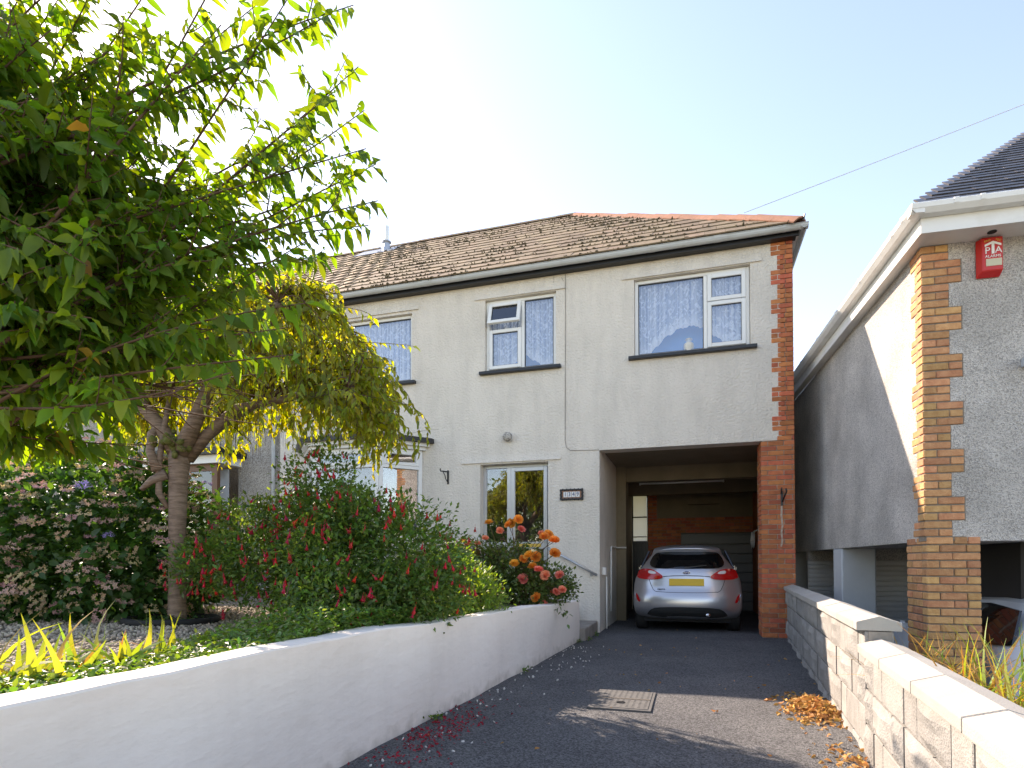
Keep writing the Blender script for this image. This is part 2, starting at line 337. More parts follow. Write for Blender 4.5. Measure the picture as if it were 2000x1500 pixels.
M['leaf_litter'] = mat('leaf_litter', (.46,.25,.085), .8, rand='island', ramt=.45, hue=.02, trans=.2, ttint=(1.5,1.4,1.3))
M['flake'] = mat('paint_flake', (.6,.58,.55), .8)
M['iron'] = mat('iron_cover', (.105,.105,.105), .9, (.14,.138,.135), 20, metal=.3)
M['plaque'] = mat('plaque_brown', (.30,.15,.09), .6)
M['digit_blue'] = mat('digit_blue', (.02,.03,.16), .4)
M['digit_white'] = mat('digit_tile', (.78,.78,.76), .3)
M['vase'] = mat('white_vase', (.70,.66,.58), .5)
M['stain'] = mat('efflorescence', (.62,.55,.47), .95, (.42,.26,.18), 30)
M['timber_brown'] = mat('brown_frame', (.16,.075,.04), .5)
# ------------------------------------------------------------------ ground
def structure(o): o['kind'] = 'structure'; return o
structure(MB().quad((-900,-900,-.72),(900,-900,-.72),(900,900,-.72),(-900,900,-.72)).build('ground', M['dry_grass']))
structure(MB().box(-80, 80, -15, -3.2, -.71, -.03).build('road', M['concrete_road']))  # unseen road behind the camera, made pale to bounce sun onto the facade
# tarmac drive: gently uneven sheet between the two walls, running into the car port
nx, ny = 40, 120
xs = np.linspace(-2.0, 1.5, nx); ys = np.linspace(-3.2, 15.2, ny)
gx, gy = np.meshgrid(xs, ys)
gz = .006*np.sin(gx*2.1+gy*1.3)+.005*np.sin(gy*2.7-gx*3.3) - .006
V = np.stack([gx.ravel(), gy.ravel(), gz.ravel()], 1)
idx = np.arange(nx*ny).reshape(ny, nx)
F = np.stack([idx[:-1,:-1].ravel(), idx[:-1,1:].ravel(), idx[1:,1:].ravel(), idx[1:,:-1].ravel()], 1)
structure(put('driveway', mesh_np('driveway', V, F, M['tarmac'], True)))
structure(MB().box(1.58, 9, -3.2, 14, -.71, -.66).build('neighbour_drive', M['tarmac']))
# raised front garden
GZ = .60
def wall_x(y):       # driveway-side foot of the white wall
    return float(np.interp(y, [-4,.2,3.2,5.28,8.5], [-1.90,-1.885,-1.87,-1.75,-1.585]))
def wall_top(y): return float(np.interp(y, [0,1.18,2,2.56,3.3,4,5,6.3,8.4,8.5], [.715,.718,.729,.729,.714,.692,.676,.649,.588,.586]))
gv = [(-30,-3,GZ)]
ysg = np.linspace(-3, 8.4, 24)
m = MB()
for a, b in zip(ysg[:-1], ysg[1:]):
    m.quad((-30,a,GZ),(wall_x(a)-.15,a,GZ),(wall_x(b)-.15,b,GZ),(-30,b,GZ))
m.quad((-30,8.4,GZ),(-3.9,8.4,GZ),(-3.9,9.72,GZ),(-30,9.72,GZ))
structure(m.build('garden_bed', M['soil']))
# gravel mulch (countless)
ico = bmesh.new(); bmesh.ops.create_icosphere(ico, subdivisions=1, radius=1)
ICO_V = np.array([v.co[:] for v in ico.verts]); ICO_F = np.array([[v.index for v in f.verts] for f in ico.faces]); ico.free()
def rand_rot(n, g):
    q = g.normal(size=(n,4)); q /= np.linalg.norm(q, axis=1)[:,None]
    w,x,y,z = q.T
    return np.stack([np.stack([1-2*(y*y+z*z),2*(x*y-z*w),2*(x*z+y*w)],1),np.stack([2*(x*y+z*w),1-2*(x*x+z*z),2*(y*z-x*w)],1),np.stack([2*(x*z-y*w),2*(y*z+x*w),1-2*(x*x+y*y)],1)],1)
def scatter(TV, TF, P, ROT, S):
    """instances of one template as raw arrays. P (n,3) ROT (n,3,3) S (n,) or (n,3)"""
    n, k = len(P), len(TV); S = np.asarray(S)
    if S.ndim == 1: S = S[:,None].repeat(3, 1)
    V = np.einsum('nij,nkj->nki', ROT, TV[None]*S[:,None,:]) + P[:,None,:]
    F = (TF[None]+(np.arange(n)*k)[:,None,None]).reshape(-1, TF.shape[1])
    return V.reshape(-1,3), F
def stuff_mesh(name, TV, TF, P, ROT, S, material, parent=None, smooth=False):
    V, F = scatter(TV, TF, P, ROT, S)
    return put(name, mesh_np(name, V, F, material, smooth), parent, kind='stuff')
g = np.random.default_rng(3)
P = np.stack([g.uniform(-6.2,-2.1,15000), g.uniform(1.0,6.2,15000), g.uniform(GZ-.004,GZ+.014,15000)], 1)
gr = stuff_mesh('gravel', ICO_V, ICO_F, P, rand_rot(len(P), g), g.uniform(.008,.019,(len(P),3)), M['pebble'])
tag(gr, 'pale beige gravel mulch around the tree foot in the raised bed', 'gravel')

# ------------------------------------------------------------------ main house
FY = 9.70
house = thing('house', 'cream rendered two storey house with brown tiled roof and drive-through car port', 'house', (-3, FY, 0))
def sheet_with_holes(x0, x1, z0, z1, holes, y, depth, m, notch=None):
    """front skin at y with real reveals of the given depth"""
    X = sorted({x0, x1, *[h[0] for h in holes], *[h[1] for h in holes]}); Z = sorted({z0, z1, *[h[2] for h in holes], *[h[3] for h in holes]})
    X = [v for v in X if x0 <= v <= x1]; Z = [v for v in Z if z0 <= v <= z1]
    for a, b in zip(X[:-1], X[1:]):
        for c, d in zip(Z[:-1], Z[1:]):
            cx, cz = (a+b)/2, (c+d)/2
            if any(h[0] < cx < h[1] and h[2] < cz < h[3] for h in holes): continue
            m.quad((a,y,c),(b,y,c),(b,y,d),(a,y,d))
    for (a,b,c,d) in holes:
        y2 = y+depth
        m.quad((a,y,c),(a,y2,c),(a,y2,d),(a,y,d)); m.quad((b,y,c),(b,y,d),(b,y2,d),(b,y2,c))
        m.quad((a,y,d),(a,y2,d),(b,y2,d),(b,y,d))
        if c > z0+.01: m.quad((a,y,c),(b,y,c),(b,y2,c),(a,y2,c))
WIN = {'right': (-.89,.875,4.48,5.765), 'mid': (-3.475,-2.195,4.475,5.765), 'left': (-7.0,-4.895,4.45,5.72)}
DOOR = (-3.56,-2.335,.50,2.86)
BAYHOLE = (-7.1,-4.7,1.2,3.2)
m = MB()
sheet_with_holes(-7.75, -1.465, -.05, 6.2, [WIN['mid'], WIN['left'], DOOR, BAYHOLE], FY, .3, m)
sheet_with_holes(-1.465, 1.30, 3.0, 6.2, [WIN['right']], FY, .3, m)
# lintel soffit, pier return
m.quad((-1.465,FY,3.0),(1.02,FY,3.0),(1.02,FY+.3,3.0),(-1.465,FY+.3,3.0))
m.quad((-1.465,FY,-.05),(-1.465,11.9,-.05),(-1.465,11.9,3.06),(-1.465,FY,3.06))
# gable side and back, closed shell
m.quad((1.475,FY+.02,3.0),(1.475,17.6,3.0),(1.475,17.6,6.2),(1.475,FY+.02,6.2))
m.quad((1.475,FY+.6,-.7),(1.475,15.2,-.7),(1.475,15.2,3.0),(1.475,FY+.6,3.0))
m.quad((-7.75,17.6,-.7),(-1.46,17.6,-.7),(-1.46,17.6,6.2),(-7.75,17.6,6.2))
m.quad((-1.46,17.6,3.06),(1.475,17.6,3.06),(1.475,17.6,6.2),(-1.46,17.6,6.2))
m.build('wall', M['render'], house, fix=False)
# lintel beads: bell-cast plaster lips above the openings
for (a,b,z) in ((-1.08,1.04,5.78),(-3.66,-2.04,5.78),(-7.2,-4.76,5.77),(-3.91,-2.12,2.885)):
    MB().prism([(FY+.004,z+.16),(FY-.014,z+.05),(FY-.026,z),(FY+.004,z)], 'x', a, b).build('lintel_bead', M['render'], house)
# expansion crack / flush joint between the old house and the extension: thin raised cable line
MB().tube([(-2.03,FY-.004,6.08),(-2.03,FY-.004,5.2),(-2.036,FY-.004,4.2),(-2.04,FY-.004,3.2),(-2.02,FY-.004,3.08),(-1.95,FY-.004,3.02),(-1.47,FY-.004,3.005)], .006, 6).build('wall_cable', M['concrete'], house)

for pts in ([(-2.23,6.02),(-2.235,5.93),(-2.228,5.85)],[(-2.10,5.98),(-2.06,5.90),(-2.045,5.83)],[(-5.05,3.50),(-4.8,3.52),(-4.5,3.55),(-4.36,3.54)],[(-1.9,.95),(-1.84,.8),(-1.87,.62),(-1.80,.5)]):
    MB().tube([(x,FY-.0005,z) for x, z in pts], .0022, 4).build('hairline_crack', M['mortar_dark'], house)
# bricks: shared unit brick
UNIT = MB().box(-.5,.5,-.5,.5,-.5,.5)
def unit_mesh(name, mt, bev): return UNIT.mesh(name, mt, bevel=bev)
BR_RED = unit_mesh('brick', M['brick_red'], .04); BR_BUFF = unit_mesh('brick', M['brick_buff'], .06)
def lay(me, parent, cx, cy, cz, sx, sy, sz, jit=.003, local=False, name='brick', rg=rnd):
    o = put(name, me, parent, local); o.location = (cx+rg.uniform(-jit,jit)*.3, cy+rg.uniform(-jit,jit), cz); o.scale = (sx, sy, sz); return o
C = .0748                                    # course height
pier = MB(); pier.box(1.016, 1.472, FY+.012, FY+.60, -.05, 3.02); pier.box(1.02,1.472,FY+.012,FY+.2,3.0,6.12)
pier.build('pier_core', M['mortar'], house)
zc = 0.0; k = 0
PXL, PXR = 1.005, 1.482
while zc < 6.04:
    z0 = zc+.005; h = C-.010; zm = z0+h/2
    if zc < 3.02:        # free standing pier: two stretchers per course, broken bond, returns on the car-port side
        cuts = [PXL, PXL+.225, PXL+.44, PXR] if k % 2 == 0 else [PXL, PXL+.1, PXL+.325, PXR]
        for a, b in zip(cuts[:-1], cuts[1:]):
            lay(BR_RED, house, (a+b)/2, FY+.05, zm, b-a-.010, .10, h)
        lay(BR_RED, house, PXL+.05, FY+(.21 if k%2 else .165), zm, .10, (.215 if k%2 else .115), h)
        lay(BR_RED, house, PXL+.05, FY+(.44 if k%2 else .34), zm, .10, .21, h)
    else:                # toothed quoin let into the render
        grp = (k//3) % 2
        xl = 1.165 if grp == 0 else 1.255
        cuts = [xl, xl+.10, PXR] if (k % 3 == 1) == (grp == 0) else [xl, PXR-.105, PXR]
        for a, b in zip(cuts[:-1], cuts[1:]):
            lay(BR_RED, house, (a+b)/2, FY+.047, zm, b-a-.010, .11, h)
    zc += C; k += 1
# render teeth: cream tongues reaching between the brick teeth
k0 = int(3.02/C)+1; z = k0*C
m = MB()
zc = k0*C; k = k0
while zc < 6.04:
    if (k//3) % 2 == 1: m.quad((1.165,FY-.001,zc),(1.252,FY-.001,zc),(1.252,FY-.001,zc+C),(1.165,FY-.001,zc+C))
    zc += C; k += 1
# slanted lower tongue down to the lintel
m.quad((1.02,FY-.0015,3.0),(1.27,FY-.0015,3.04),(1.17,FY-.0015,3.28),(1.02,FY-.0015,3.28))
m.build('render_tooth', M['render'], house, fix=False, kind='stuff')
# efflorescence streak below the wall hook
sm = MB(); pts = [(1.292,2.0),(1.286,1.85),(1.30,1.7),(1.285,1.6),(1.295,1.48),(1.28,1.38)]
for (xa,za),(xb,zb) in zip(pts[:-1], pts[1:]):
    sm.quad((xa-.014,FY-.006,za),(xa+.014,FY-.006,za),(xb+.012,FY-.006,zb),(xb-.012,FY-.006,zb))
sm.build('lime_streak', M['stain'], house, fix=False)

# ---- windows
YF = FY+.07           # outer face of frames, set back in the reveal
def frame(m, a, b, c, d, y, t, dep, tb=None):
    tb = tb or t
    m.box(a,a+t,y,y+dep,c,d); m.box(b-t,b,y,y+dep,c,d); m.box(a+t,b-t,y,y+dep,d-t,d); m.box(a+t,b-t,y,y+dep,c,c+tb)
def pane(parent, a, b, c, d, y, mt=None): return MB().box(a,b,y,y+.006,c,d).build('pane', mt or M['glass'], parent)
def window(key, mull, sash):
    a,b,c,d = WIN[key]; m = MB(); frame(m, a+.004, b-.004, c+.01, d-.004, YF, .055, .07)
    m.box(mull-.028, mull+.028, YF+.002, YF+.068, c+.065, d-.059)
    w = m.build('window', M['upvc'], house, bevel=.006)
    for (p,q,r_,s,kind) in sash:
        if kind == 'fixed':
            pane(w, p, q, r_, s, YF+.03)
            bd = MB(); frame(bd, p, q, r_, s, YF+.022, .014, .03); bd.build('gasket', M['black'], w)
        else:
            f = MB(); frame(f, p, q, r_, s, YF-.022, .062, .05)
            fo = f.build('sash', M['upvc'], w, bevel=.006)
            po = pane(w, p+.06, q-.06, r_+.06, s-.06, YF+.008)
            bd = MB(); frame(bd, p+.06, q-.06, r_+.06, s-.06, YF-.004, .010, .02); bo = bd.build('gasket', M['black'], w)
            if kind == 'open':           # top-hung, opened a little
                piv = Vector((0, YF-.01, s))
                for o_ in (fo, po, bo):
                    Mx = Matrix.Translation(piv) @ Matrix.Rotation(R(-17), 4, 'X') @ Matrix.Translation(-piv)
                    o_.data.transform(Mx)
    MB().box(a-.09, b+.09, FY-.075, FY+.08, c-.045, c+.012).build('sill', M['slate_sill'], w, bevel=.006)
    # added blue panel behind the glass, sky reflection painted as its colour, dark ceiling of the room
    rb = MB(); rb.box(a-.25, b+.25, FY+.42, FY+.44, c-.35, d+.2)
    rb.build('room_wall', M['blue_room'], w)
    sb = MB(); sb.box(a-.05, b+.05, FY+.14, FY+.41, c-.03, c+.012); sb.build('window_board', M['upvc'], w)
    cl = MB(); cl.box(a-.25, b+.25, FY+.302, FY+.44, d+.02, d+.05); cl.build('room_ceiling', M['upvc'], w)
    return w
a,b,c,d = WIN['right']
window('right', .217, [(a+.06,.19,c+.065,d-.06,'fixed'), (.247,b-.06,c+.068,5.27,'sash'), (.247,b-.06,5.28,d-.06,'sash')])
a,b,c,d = WIN['mid']
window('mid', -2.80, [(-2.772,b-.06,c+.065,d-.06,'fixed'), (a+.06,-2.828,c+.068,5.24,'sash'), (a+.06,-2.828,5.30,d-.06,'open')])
a,b,c,d = WIN['left']
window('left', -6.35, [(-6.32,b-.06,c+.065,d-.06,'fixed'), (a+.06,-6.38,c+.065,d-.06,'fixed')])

def net_curtain(a, b, c, d, bottom, label, y=FY+.175, seed=1):
    """pleated lace, bottom(u) gives the height of the scalloped hem"""
    n = int((b-a)/.012); gg = random.Random(seed); V = []; F = []
    rows = 8; UV = []
    for i in range(n+1):
        u = i/n; x = a+(b-a)*u
        yy = y+.016*math.sin(x*38+seed)+.008*math.sin(x*91+2*seed)
        zb = bottom(u) + .035*abs(math.sin(u*(b-a)*15+seed)) + .014*abs(math.sin(u*(b-a)*47))
        for j in range(rows):
            V.append((x, yy, zb+(d-zb)*j/(rows-1))); UV.append((x, (d-zb)*j/(rows-1)))
    for i in range(n):
        for j in range(rows-1):
            F.append([i*rows+j, (i+1)*rows+j, (i+1)*rows+j+1, i*rows+j+1])
    me = mesh_np('net_curtain', V, F, M['lace'], True); ul = me.uv_layers.new(name='UVMap')
    for lp in me.loops: ul.data[lp.index].uv = UV[lp.vertex_index]
    o = put('net_curtain', me); tag(o, label, 'curtain', 'upstairs net curtains'); return o
a,b,c,d = WIN['right']
net_curtain(a+.03, b-.03, c+.03, d, lambda u: c+.05+.40*math.sin(math.pi*min(max((u-.13)/.72,0),1))**.8*(1 if u < .66 else 1-max(0,(u-.66)/.2)*.6),
            'white lace curtain with a high arched hem in the widest upstairs window', seed=1)
a,b,c,d = WIN['mid']
net_curtain(a+.03, b-.03, c+.03, d, lambda u: c+.03+.24*max(0, 1-abs(u-.55)/.28), 'white lace curtain in the upstairs window with the open top light', seed=4)
a,b,c,d = WIN['left']
net_curtain(a+.03, b-.03, c+.03, d, lambda u: c+.04+.18*max(0, 1-abs(u-.42)/.3), 'white lace curtain in the upstairs window half hidden by the weeping cherry', seed=7)
va = MB().lathe([(.0,0),(.055,0),(.062,.02),(.085,.13),(.078,.17),(.045,.20),(.04,.225),(.06,.24),(.055,.255),(.0,.255)], (-.04, FY+.155, WIN['right'][2]+.013), n=20).build('vase', M['vase'], smooth=True)
tag(va, 'small white urn vase on the inner sill of the widest upstairs window', 'vase')

# ---- bay window on the ground floor
bay = [(-4.68,FY-.01),(-5.22,FY-.60),(-6.55,FY-.60),(-7.10,FY-.01)]
bw = MB(); bo = bay + [(-7.10,FY+.1),(-4.68,FY+.1)]
bw.prism(bo, 'z', .5, 1.55); bayw = bw.build('bay_wall', M['render'], house)
def poly_off(pts, o):
    return [(-4.68+o*.9,FY+.02),(-4.68+o*.9,FY-.01-o*.3),(-5.22+o*.45,FY-.60-o),(-6.55-o*.45,FY-.60-o),(-7.10-o*.9,FY-.01-o*.3),(-7.10-o*.9,FY+.02)]
MB().prism(poly_off(bay,.26), 'z', 3.285, 3.365).build('bay_roof', M['black'], house)
MB().prism(poly_off(bay,.17), 'z', 3.225, 3.283).build('bay_fascia', M['upvc'], house)
MB().prism(poly_off(bay,.09), 'z', 3.165, 3.223).build('bay_fascia', M['upvc'], house)
for i in range(3):
    (xa,ya),(xb,yb) = bay[i], bay[i+1]; L = math.hypot(xb-xa, yb-ya); ang = math.atan2(ya-yb, xa-xb)
    T = Matrix.Translation((xb,yb,0)) @ Matrix.Rotation(ang, 4, 'Z')
    def bx(name, mt, parent, boxes, bev=.005):
        q = MB()
        for b_ in boxes: q.box(*b_)
        me = q.mesh(name, mt, bevel=bev); me.transform(T); return put(name, me, parent)
    z0, z1, zt = 1.55, 3.163, 2.84
    t = .07
    fb = [(0,t,-.02,.06,z0,z1),(L-t,L,-.02,.06,z0,z1),(t,L-t,-.02,.06,z0,z0+t),(t,L-t,-.02,.06,z1-.05,z1),(t,L-t,-.025,.06,zt-.03,zt+.03)]
    w = bx('window', M['upvc'], house, fb)
    tl = [(t,t+.055,-.035,.03,zt+.03,z1-.05),(L-t-.055,L-t,-.035,.03,zt+.03,z1-.05),(t+.055,L-t-.055,-.035,.03,z1-.10,z1-.05),(t+.055,L-t-.055,-.035,.03,zt+.03,zt+.085)]
    bx('sash', M['upvc'], w, tl)
    bx('pane', M['glass'], w, [(t+.05,L-t-.05,.0,.006,zt+.08,z1-.09)], 0)
    bx('pane', M['glass'], w, [(t,L-t,.02,.026,z0+t,zt-.03)], 0)
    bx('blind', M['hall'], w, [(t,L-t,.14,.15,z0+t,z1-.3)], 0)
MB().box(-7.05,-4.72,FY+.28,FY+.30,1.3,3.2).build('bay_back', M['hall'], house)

# ---- front door: aluminium frame, side light and glazed door
a,b,c,d = DOOR
YD = FY+.16
m = MB(); frame(m, a, b, c, d-.004, YD, .05, .06); m.box(-3.115,-3.045,YD-.004,YD+.055,c+.05,d-.05)
m.box(a+.05,-3.115,YD,YD+.05,1.42,1.50)
dr = m.build('door_frame', M['alu'], house, bevel=.004)
pane(dr, a+.05, -3.115, 1.50, d-.054, YD+.025); pane(dr, a+.05, -3.115, c+.05, 1.42, YD+.025)
m = MB(); frame(m, -3.04, b-.052, c+.052, d-.056, YD-.018, .065, .05); m.box(-2.975,b-.117,YD-.018,YD+.03,1.38,1.50)
do = m.build('door', M['alu'], house, bevel=.004)
pane(do, -2.975, b-.117, 1.50, d-.121, YD+.008); pane(do, -2.975, b-.117, c+.117, 1.38, YD+.008)
MB().tube([(-2.44,YD-.02,1.62),(-2.44,YD-.07,1.62),(-2.44,YD-.07,1.50),(-2.44,YD-.02,1.50)], .012, 8).build('handle', M['upvc'], do, smooth=True)
MB().box(-2.93,b-.16,YD-.026,YD-.019,1.41,1.47).build('letter_flap', M['gold_print'], do)
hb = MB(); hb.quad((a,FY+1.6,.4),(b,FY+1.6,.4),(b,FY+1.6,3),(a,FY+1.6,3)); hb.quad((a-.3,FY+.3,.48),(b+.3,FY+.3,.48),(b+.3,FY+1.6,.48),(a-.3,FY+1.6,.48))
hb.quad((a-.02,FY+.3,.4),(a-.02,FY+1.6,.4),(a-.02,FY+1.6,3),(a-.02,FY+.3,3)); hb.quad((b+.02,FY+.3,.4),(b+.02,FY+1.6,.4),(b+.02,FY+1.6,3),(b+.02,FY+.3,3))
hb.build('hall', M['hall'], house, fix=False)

# ---- eaves, gutter, roof
EX, EY, EZ, D_, RZ = 1.55, 9.44, 6.16, 4.16, 9.36
MB().box(-7.75, 1.545, FY-.14, FY-.11, 6.03, 6.17).build('fascia', M['black'], house)
MB().box(-7.75, 1.515, FY-.108, FY+.02, 6.03, 6.045).build('soffit', M['black'], house)
MB().box(1.515, 1.545, FY-.108, 17.7, 6.03, 6.17).build('side_fascia', M['upvc'], house)
MB().box(1.476, 1.513, FY-.10, 17.6, 6.031, 6.045).build('side_soffit', M['upvc'], house)
def gutter(m, p0, p1, out, r=.058, n=8, zt=6.145):
    """half-round channel from p0 to p1 (x,y); out = unit vector pointing away from the wall"""
    P0, P1 = Vector((*p0,0)), Vector((*p1,0)); o = Vector((*out,0)); V = []; F = []
    sec = [(math.cos(a)*r, -math.sin(a)*r) for a in np.linspace(0, math.pi, n)] + [(math.cos(a)*(r-.006), -math.sin(a)*(r-.006)) for a in np.linspace(math.pi, 0, n)]
    for P in (P0, P1):
        for s_, z_ in sec: V.append(P+o*s_+Vector((0,0,zt+z_*1.25)))
    k = len(sec)
    F = [(i,(i+1)%k,k+(i+1)%k,k+i) for i in range(k)] + [list(range(k))[::-1], list(range(k,2*k))]
    m.add(V, F)
GYc = 9.495
m = MB(); gutter(m, (-7.75,GYc), (1.66,GYc), (0,-1)); m.tube([(-7.75,GYc-.058,6.145),(1.66,GYc-.058,6.145)], .007, 6)
gut = m.build('gutter', M['gutter'], house)
m = MB(); gutter(m, (1.605,GYc-.055), (1.605,17.7), (1,0)); m.build('gutter', M['gutter'], house)
x = -7.5
while x < 1.5:
    q = MB(); gutter(q, (x,GYc), (x+(.10 if int(x*10)%3==0 else .035),GYc), (0,-1), r=.064, zt=6.150); q.build('gutter_clip', M['gutter'], gut); x += .98
# roof planes (felt) under the tiles
def RP(x, s):          # s metres up the front slope
    t = s/math.hypot(D_, RZ-EZ); return Vector((x, EY+D_*t, EZ+(RZ-EZ)*t))
SL = math.hypot(D_, RZ-EZ); PITCH = math.atan2(RZ-EZ, D_)
AX, AY = EX-D_, EY+D_
m = MB(); XL = -7.75
m.quad((XL,EY+.02,EZ-.03),(EX,EY+.02,EZ-.03),(AX,AY,RZ-.03),(XL,AY,RZ-.03))
m.add([(EX,EY+.02,EZ-.03),(EX,EY+2*D_,EZ-.03),(AX,AY,RZ-.03)], [(0,1,2)])
m.quad((EX,EY+2*D_,EZ-.03),(XL,EY+2*D_,EZ-.03),(XL,AY,RZ-.03),(AX,AY,RZ-.03))
roof = m.build('roof', M['moss'], house, fix=False)
TILE = MB(); TILE.add([(-.5,0,0),(.5,0,0),(.5,1,-.02),(-.5,1,-.02),(-.5,0,.020),(.5,0,.020),(.5,1,.002),(-.5,1,.002)],
                      [(3,2,1,0),(4,5,6,7),(0,1,5,4),(1,2,6,5),(2,3,7,6),(3,0,4,7)])
TM = TILE.mesh('tile', M['tile'])
TV = np.array(TILE.v); TF = np.array([list(f) for f in TILE.f])
ROWS = 15; GA = SL/ROWS; TW = .30
slots = []
for r_ in range(ROWS):
    s0 = r_*GA - .03; xmax = EX - D_*(max(s0,0)+GA*.5)/SL
    x = xmax - (0 if r_ % 2 else .15)
    x = xmax
    first = TW*(.55 if r_ % 2 else 1.0)
    while x > XL+.02:
        w = first if x == xmax else TW
        slots.append((x-w/2, s0, w-.004)); x -= w
slots.sort(key=lambda t: -t[0])
rot0 = Euler((PITCH,0,0)).to_matrix()
def tile_xf(x, s0, gg):
    p = RP(x, s0); p.z += .012
    rot = rot0 @ Euler((gg.uniform(-.012,.016), gg.uniform(-.012,.012), gg.uniform(-.014,.014))).to_matrix()
    return p, rot
ng = 0; far = []
gg = random.Random(11)
for (x, s0, w) in slots:
    if ng < 290:
        p, rot = tile_xf(x, s0, gg)
        o = put('tile', TM, house); o.location = p; o.rotation_euler = rot.to_euler(); o.scale = (w, GA+.05, 1); ng += 1
    else: far.append((x, s0, w))
P = []; RR = []; S = []
for (x, s0, w) in far:
    p, rot = tile_xf(x, s0, gg); P.append(p); RR.append(np.array(rot)); S.append((w, GA+.05, 1))
stuff_mesh('roof_tiling', TV, TF, np.array([p[:] for p in P]), np.array(RR), np.array(S), M['tile_far'], house)
# moss lumps lodged along the courses
g = np.random.default_rng(21); n = 1700; ncl = 60
clx = g.uniform(-7,1.2,ncl); cls = g.uniform(0,ROWS,ncl); kk = g.integers(0,ncl,n)
mx = clx[kk]+.38*g.normal(size=n); ms = np.clip(np.round(cls[kk]+1.1*g.normal(size=n)),0,ROWS-1)*GA + g.uniform(-.035,.02,n)
ok = (mx < EX - D_*(ms+.1)/SL) & (mx > XL) & (ms > -.02); mx, ms = mx[ok], ms[ok]
P = np.array([(RP(a_, b_)+Vector((0,-.012,.022)))[:] for a_, b_ in zip(mx, ms)])
stuff_mesh('moss', ICO_V, ICO_F, P, rand_rot(len(P), g), g.uniform(.008,.030,(len(P),3))*np.array([1.8,1,.6]), M['moss'], house)
# hip tiles
hipL = math.sqrt(2*D_*D_+(RZ-EZ)**2); nh = 15
h0, h1 = Vector((EX+.02,EY-.02,EZ+.03)), Vector((AX,AY,RZ+.02)); hd = (h1-h0).normalized()
side = hd.cross(Vector((0,0,1))).normalized(); upv = side.cross(hd)
q = MB(); seg = hipL/nh; prof = [(-.15,-.075),(-.08,.0),(0,.035),(.08,.0),(.15,-.075),(.14,-.09),(.07,-.02),(0,.012),(-.07,-.02),(-.14,-.09)]
q.prism(prof, 'y', 0, seg-.006)
HT = q.mesh('hip_tile', M['terracotta'])
HM = Matrix((side, hd, upv)).transposed()
for i in range(nh):
    o = put('hip_tile', HT, house); o.location = h0+hd*(i*seg)+Vector((0,0,rnd.uniform(-.006,.01))); o.rotation_euler = (HM @ Euler((rnd.uniform(.01,.03),rnd.uniform(-.02,.02),rnd.uniform(-.01,.01))).to_matrix()).to_euler()
MB().tube([h0+hd*-.02+Vector((0,0,-.02)), h0+hd*-.03+Vector((.01,-.01,.07))], .012, 6).build('hip_iron', M['black'], house)
# ridge tiles along the top
q = MB(); q.prism([(-.13,-.07),(-.07,.0),(0,.03),(.07,0),(.13,-.07)], 'x', 0, .44); RT = q.mesh('ridge_tile', M['tile'])
x = AX-.42
while x > XL:
    o = put('ridge_tile', RT, house); o.location = (x, AY, RZ+.03+rnd.uniform(-.005,.005)); x -= .45
# flue pipe with storm collar and flashing
fx = -7.45; fp = RP(fx, SL-.35)
fl = MB().tube([fp+Vector((0,0,-.1)), fp+Vector((0,0,.62))], .058, 14).build('flue_pipe', M['upvc'], house, smooth=True)
MB().lathe([(.06,0),(.12,.0),(.12,.02),(.06,.05)], fp+Vector((0,0,.20)), n=16).build('storm_collar', M['galv'], fl)
MB().lathe([(.13,-.2),(.075,.2),(.06,.2)], fp, n=16).build('flashing_cone', M['galv'], fl)
q = MB(); A, B_ = RP(fx-.75, SL-.75), RP(fx+.35, SL-.75); Cc, Dd = RP(fx+.35, SL-.08), RP(fx-.75, SL-.08)
up_ = Vector((0,-math.sin(PITCH),math.cos(PITCH)))*.032
q.quad(A+up_, B_+up_, Cc+up_, Dd+up_); q.build('lead_flashing', M['tile_pale'], house, fix=False)

# ---- car port interior
IX0, IX1, BY = -1.45, 1.37, 15.0
m = MB()
m.box(-1.75,-1.455,11.895,15.3,-.05,3.06)                      # left wall beyond the jamb
m.box(-1.455,-1.27,11.9,12.35,-.05,3.06)                       # projecting pier
m.box(IX0-.0,IX1,12.0,12.25,2.77,3.058)                        # first down-stand beam
m.box(IX0-.0,IX1,14.0,14.2,2.72,3.058)                         # second beam
m.box(-.84,IX1,BY,BY+.02,2.25,3.058)                           # cream upper back wall
m.box(-.10,.62,BY-.22,BY-.004,2.55,2.715)                      # boxed duct
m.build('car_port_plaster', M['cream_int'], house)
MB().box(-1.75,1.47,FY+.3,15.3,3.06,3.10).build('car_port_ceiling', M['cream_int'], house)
MB().box(IX1,1.47,FY+.60,15.3,-.05,3.06).build('car_port_side_wall', M['brick_red'], house)
m = MB(); m.box(-1.06,-.27,BY+.0,BY+.1,-.05,2.25); m.box(-1.06,-.842,BY-.001,BY+.1,2.25,3.058); m.box(-.27,IX1,BY+.001,BY+.1,1.86,2.25)
bk = m.build('car_port_back_wall', M['mortar_dark'], house)
gg = random.Random(5); bb = MB()
zz = 0.0; k = 0
while zz < 2.98:
    x = -1.06 - (0 if k % 2 else .11); lim = IX1 if zz > 1.86 and zz < 2.2 else (-.27 if zz < 1.86 else -.84)
    while x < lim-.02:
        a_, b_ = max(x,-1.06), min(x+.225, lim)
        if b_-a_ > .04 and zz > .9: dj = gg.uniform(-.002,.002); bb.box(a_+.005, b_-.005, BY-.012+dj, BY+.02, zz+.005, zz+C-.005)
        x += .225
    zz += C; k += 1
bb.build('brickwork', M['brick_red_far'], house, kind='stuff')
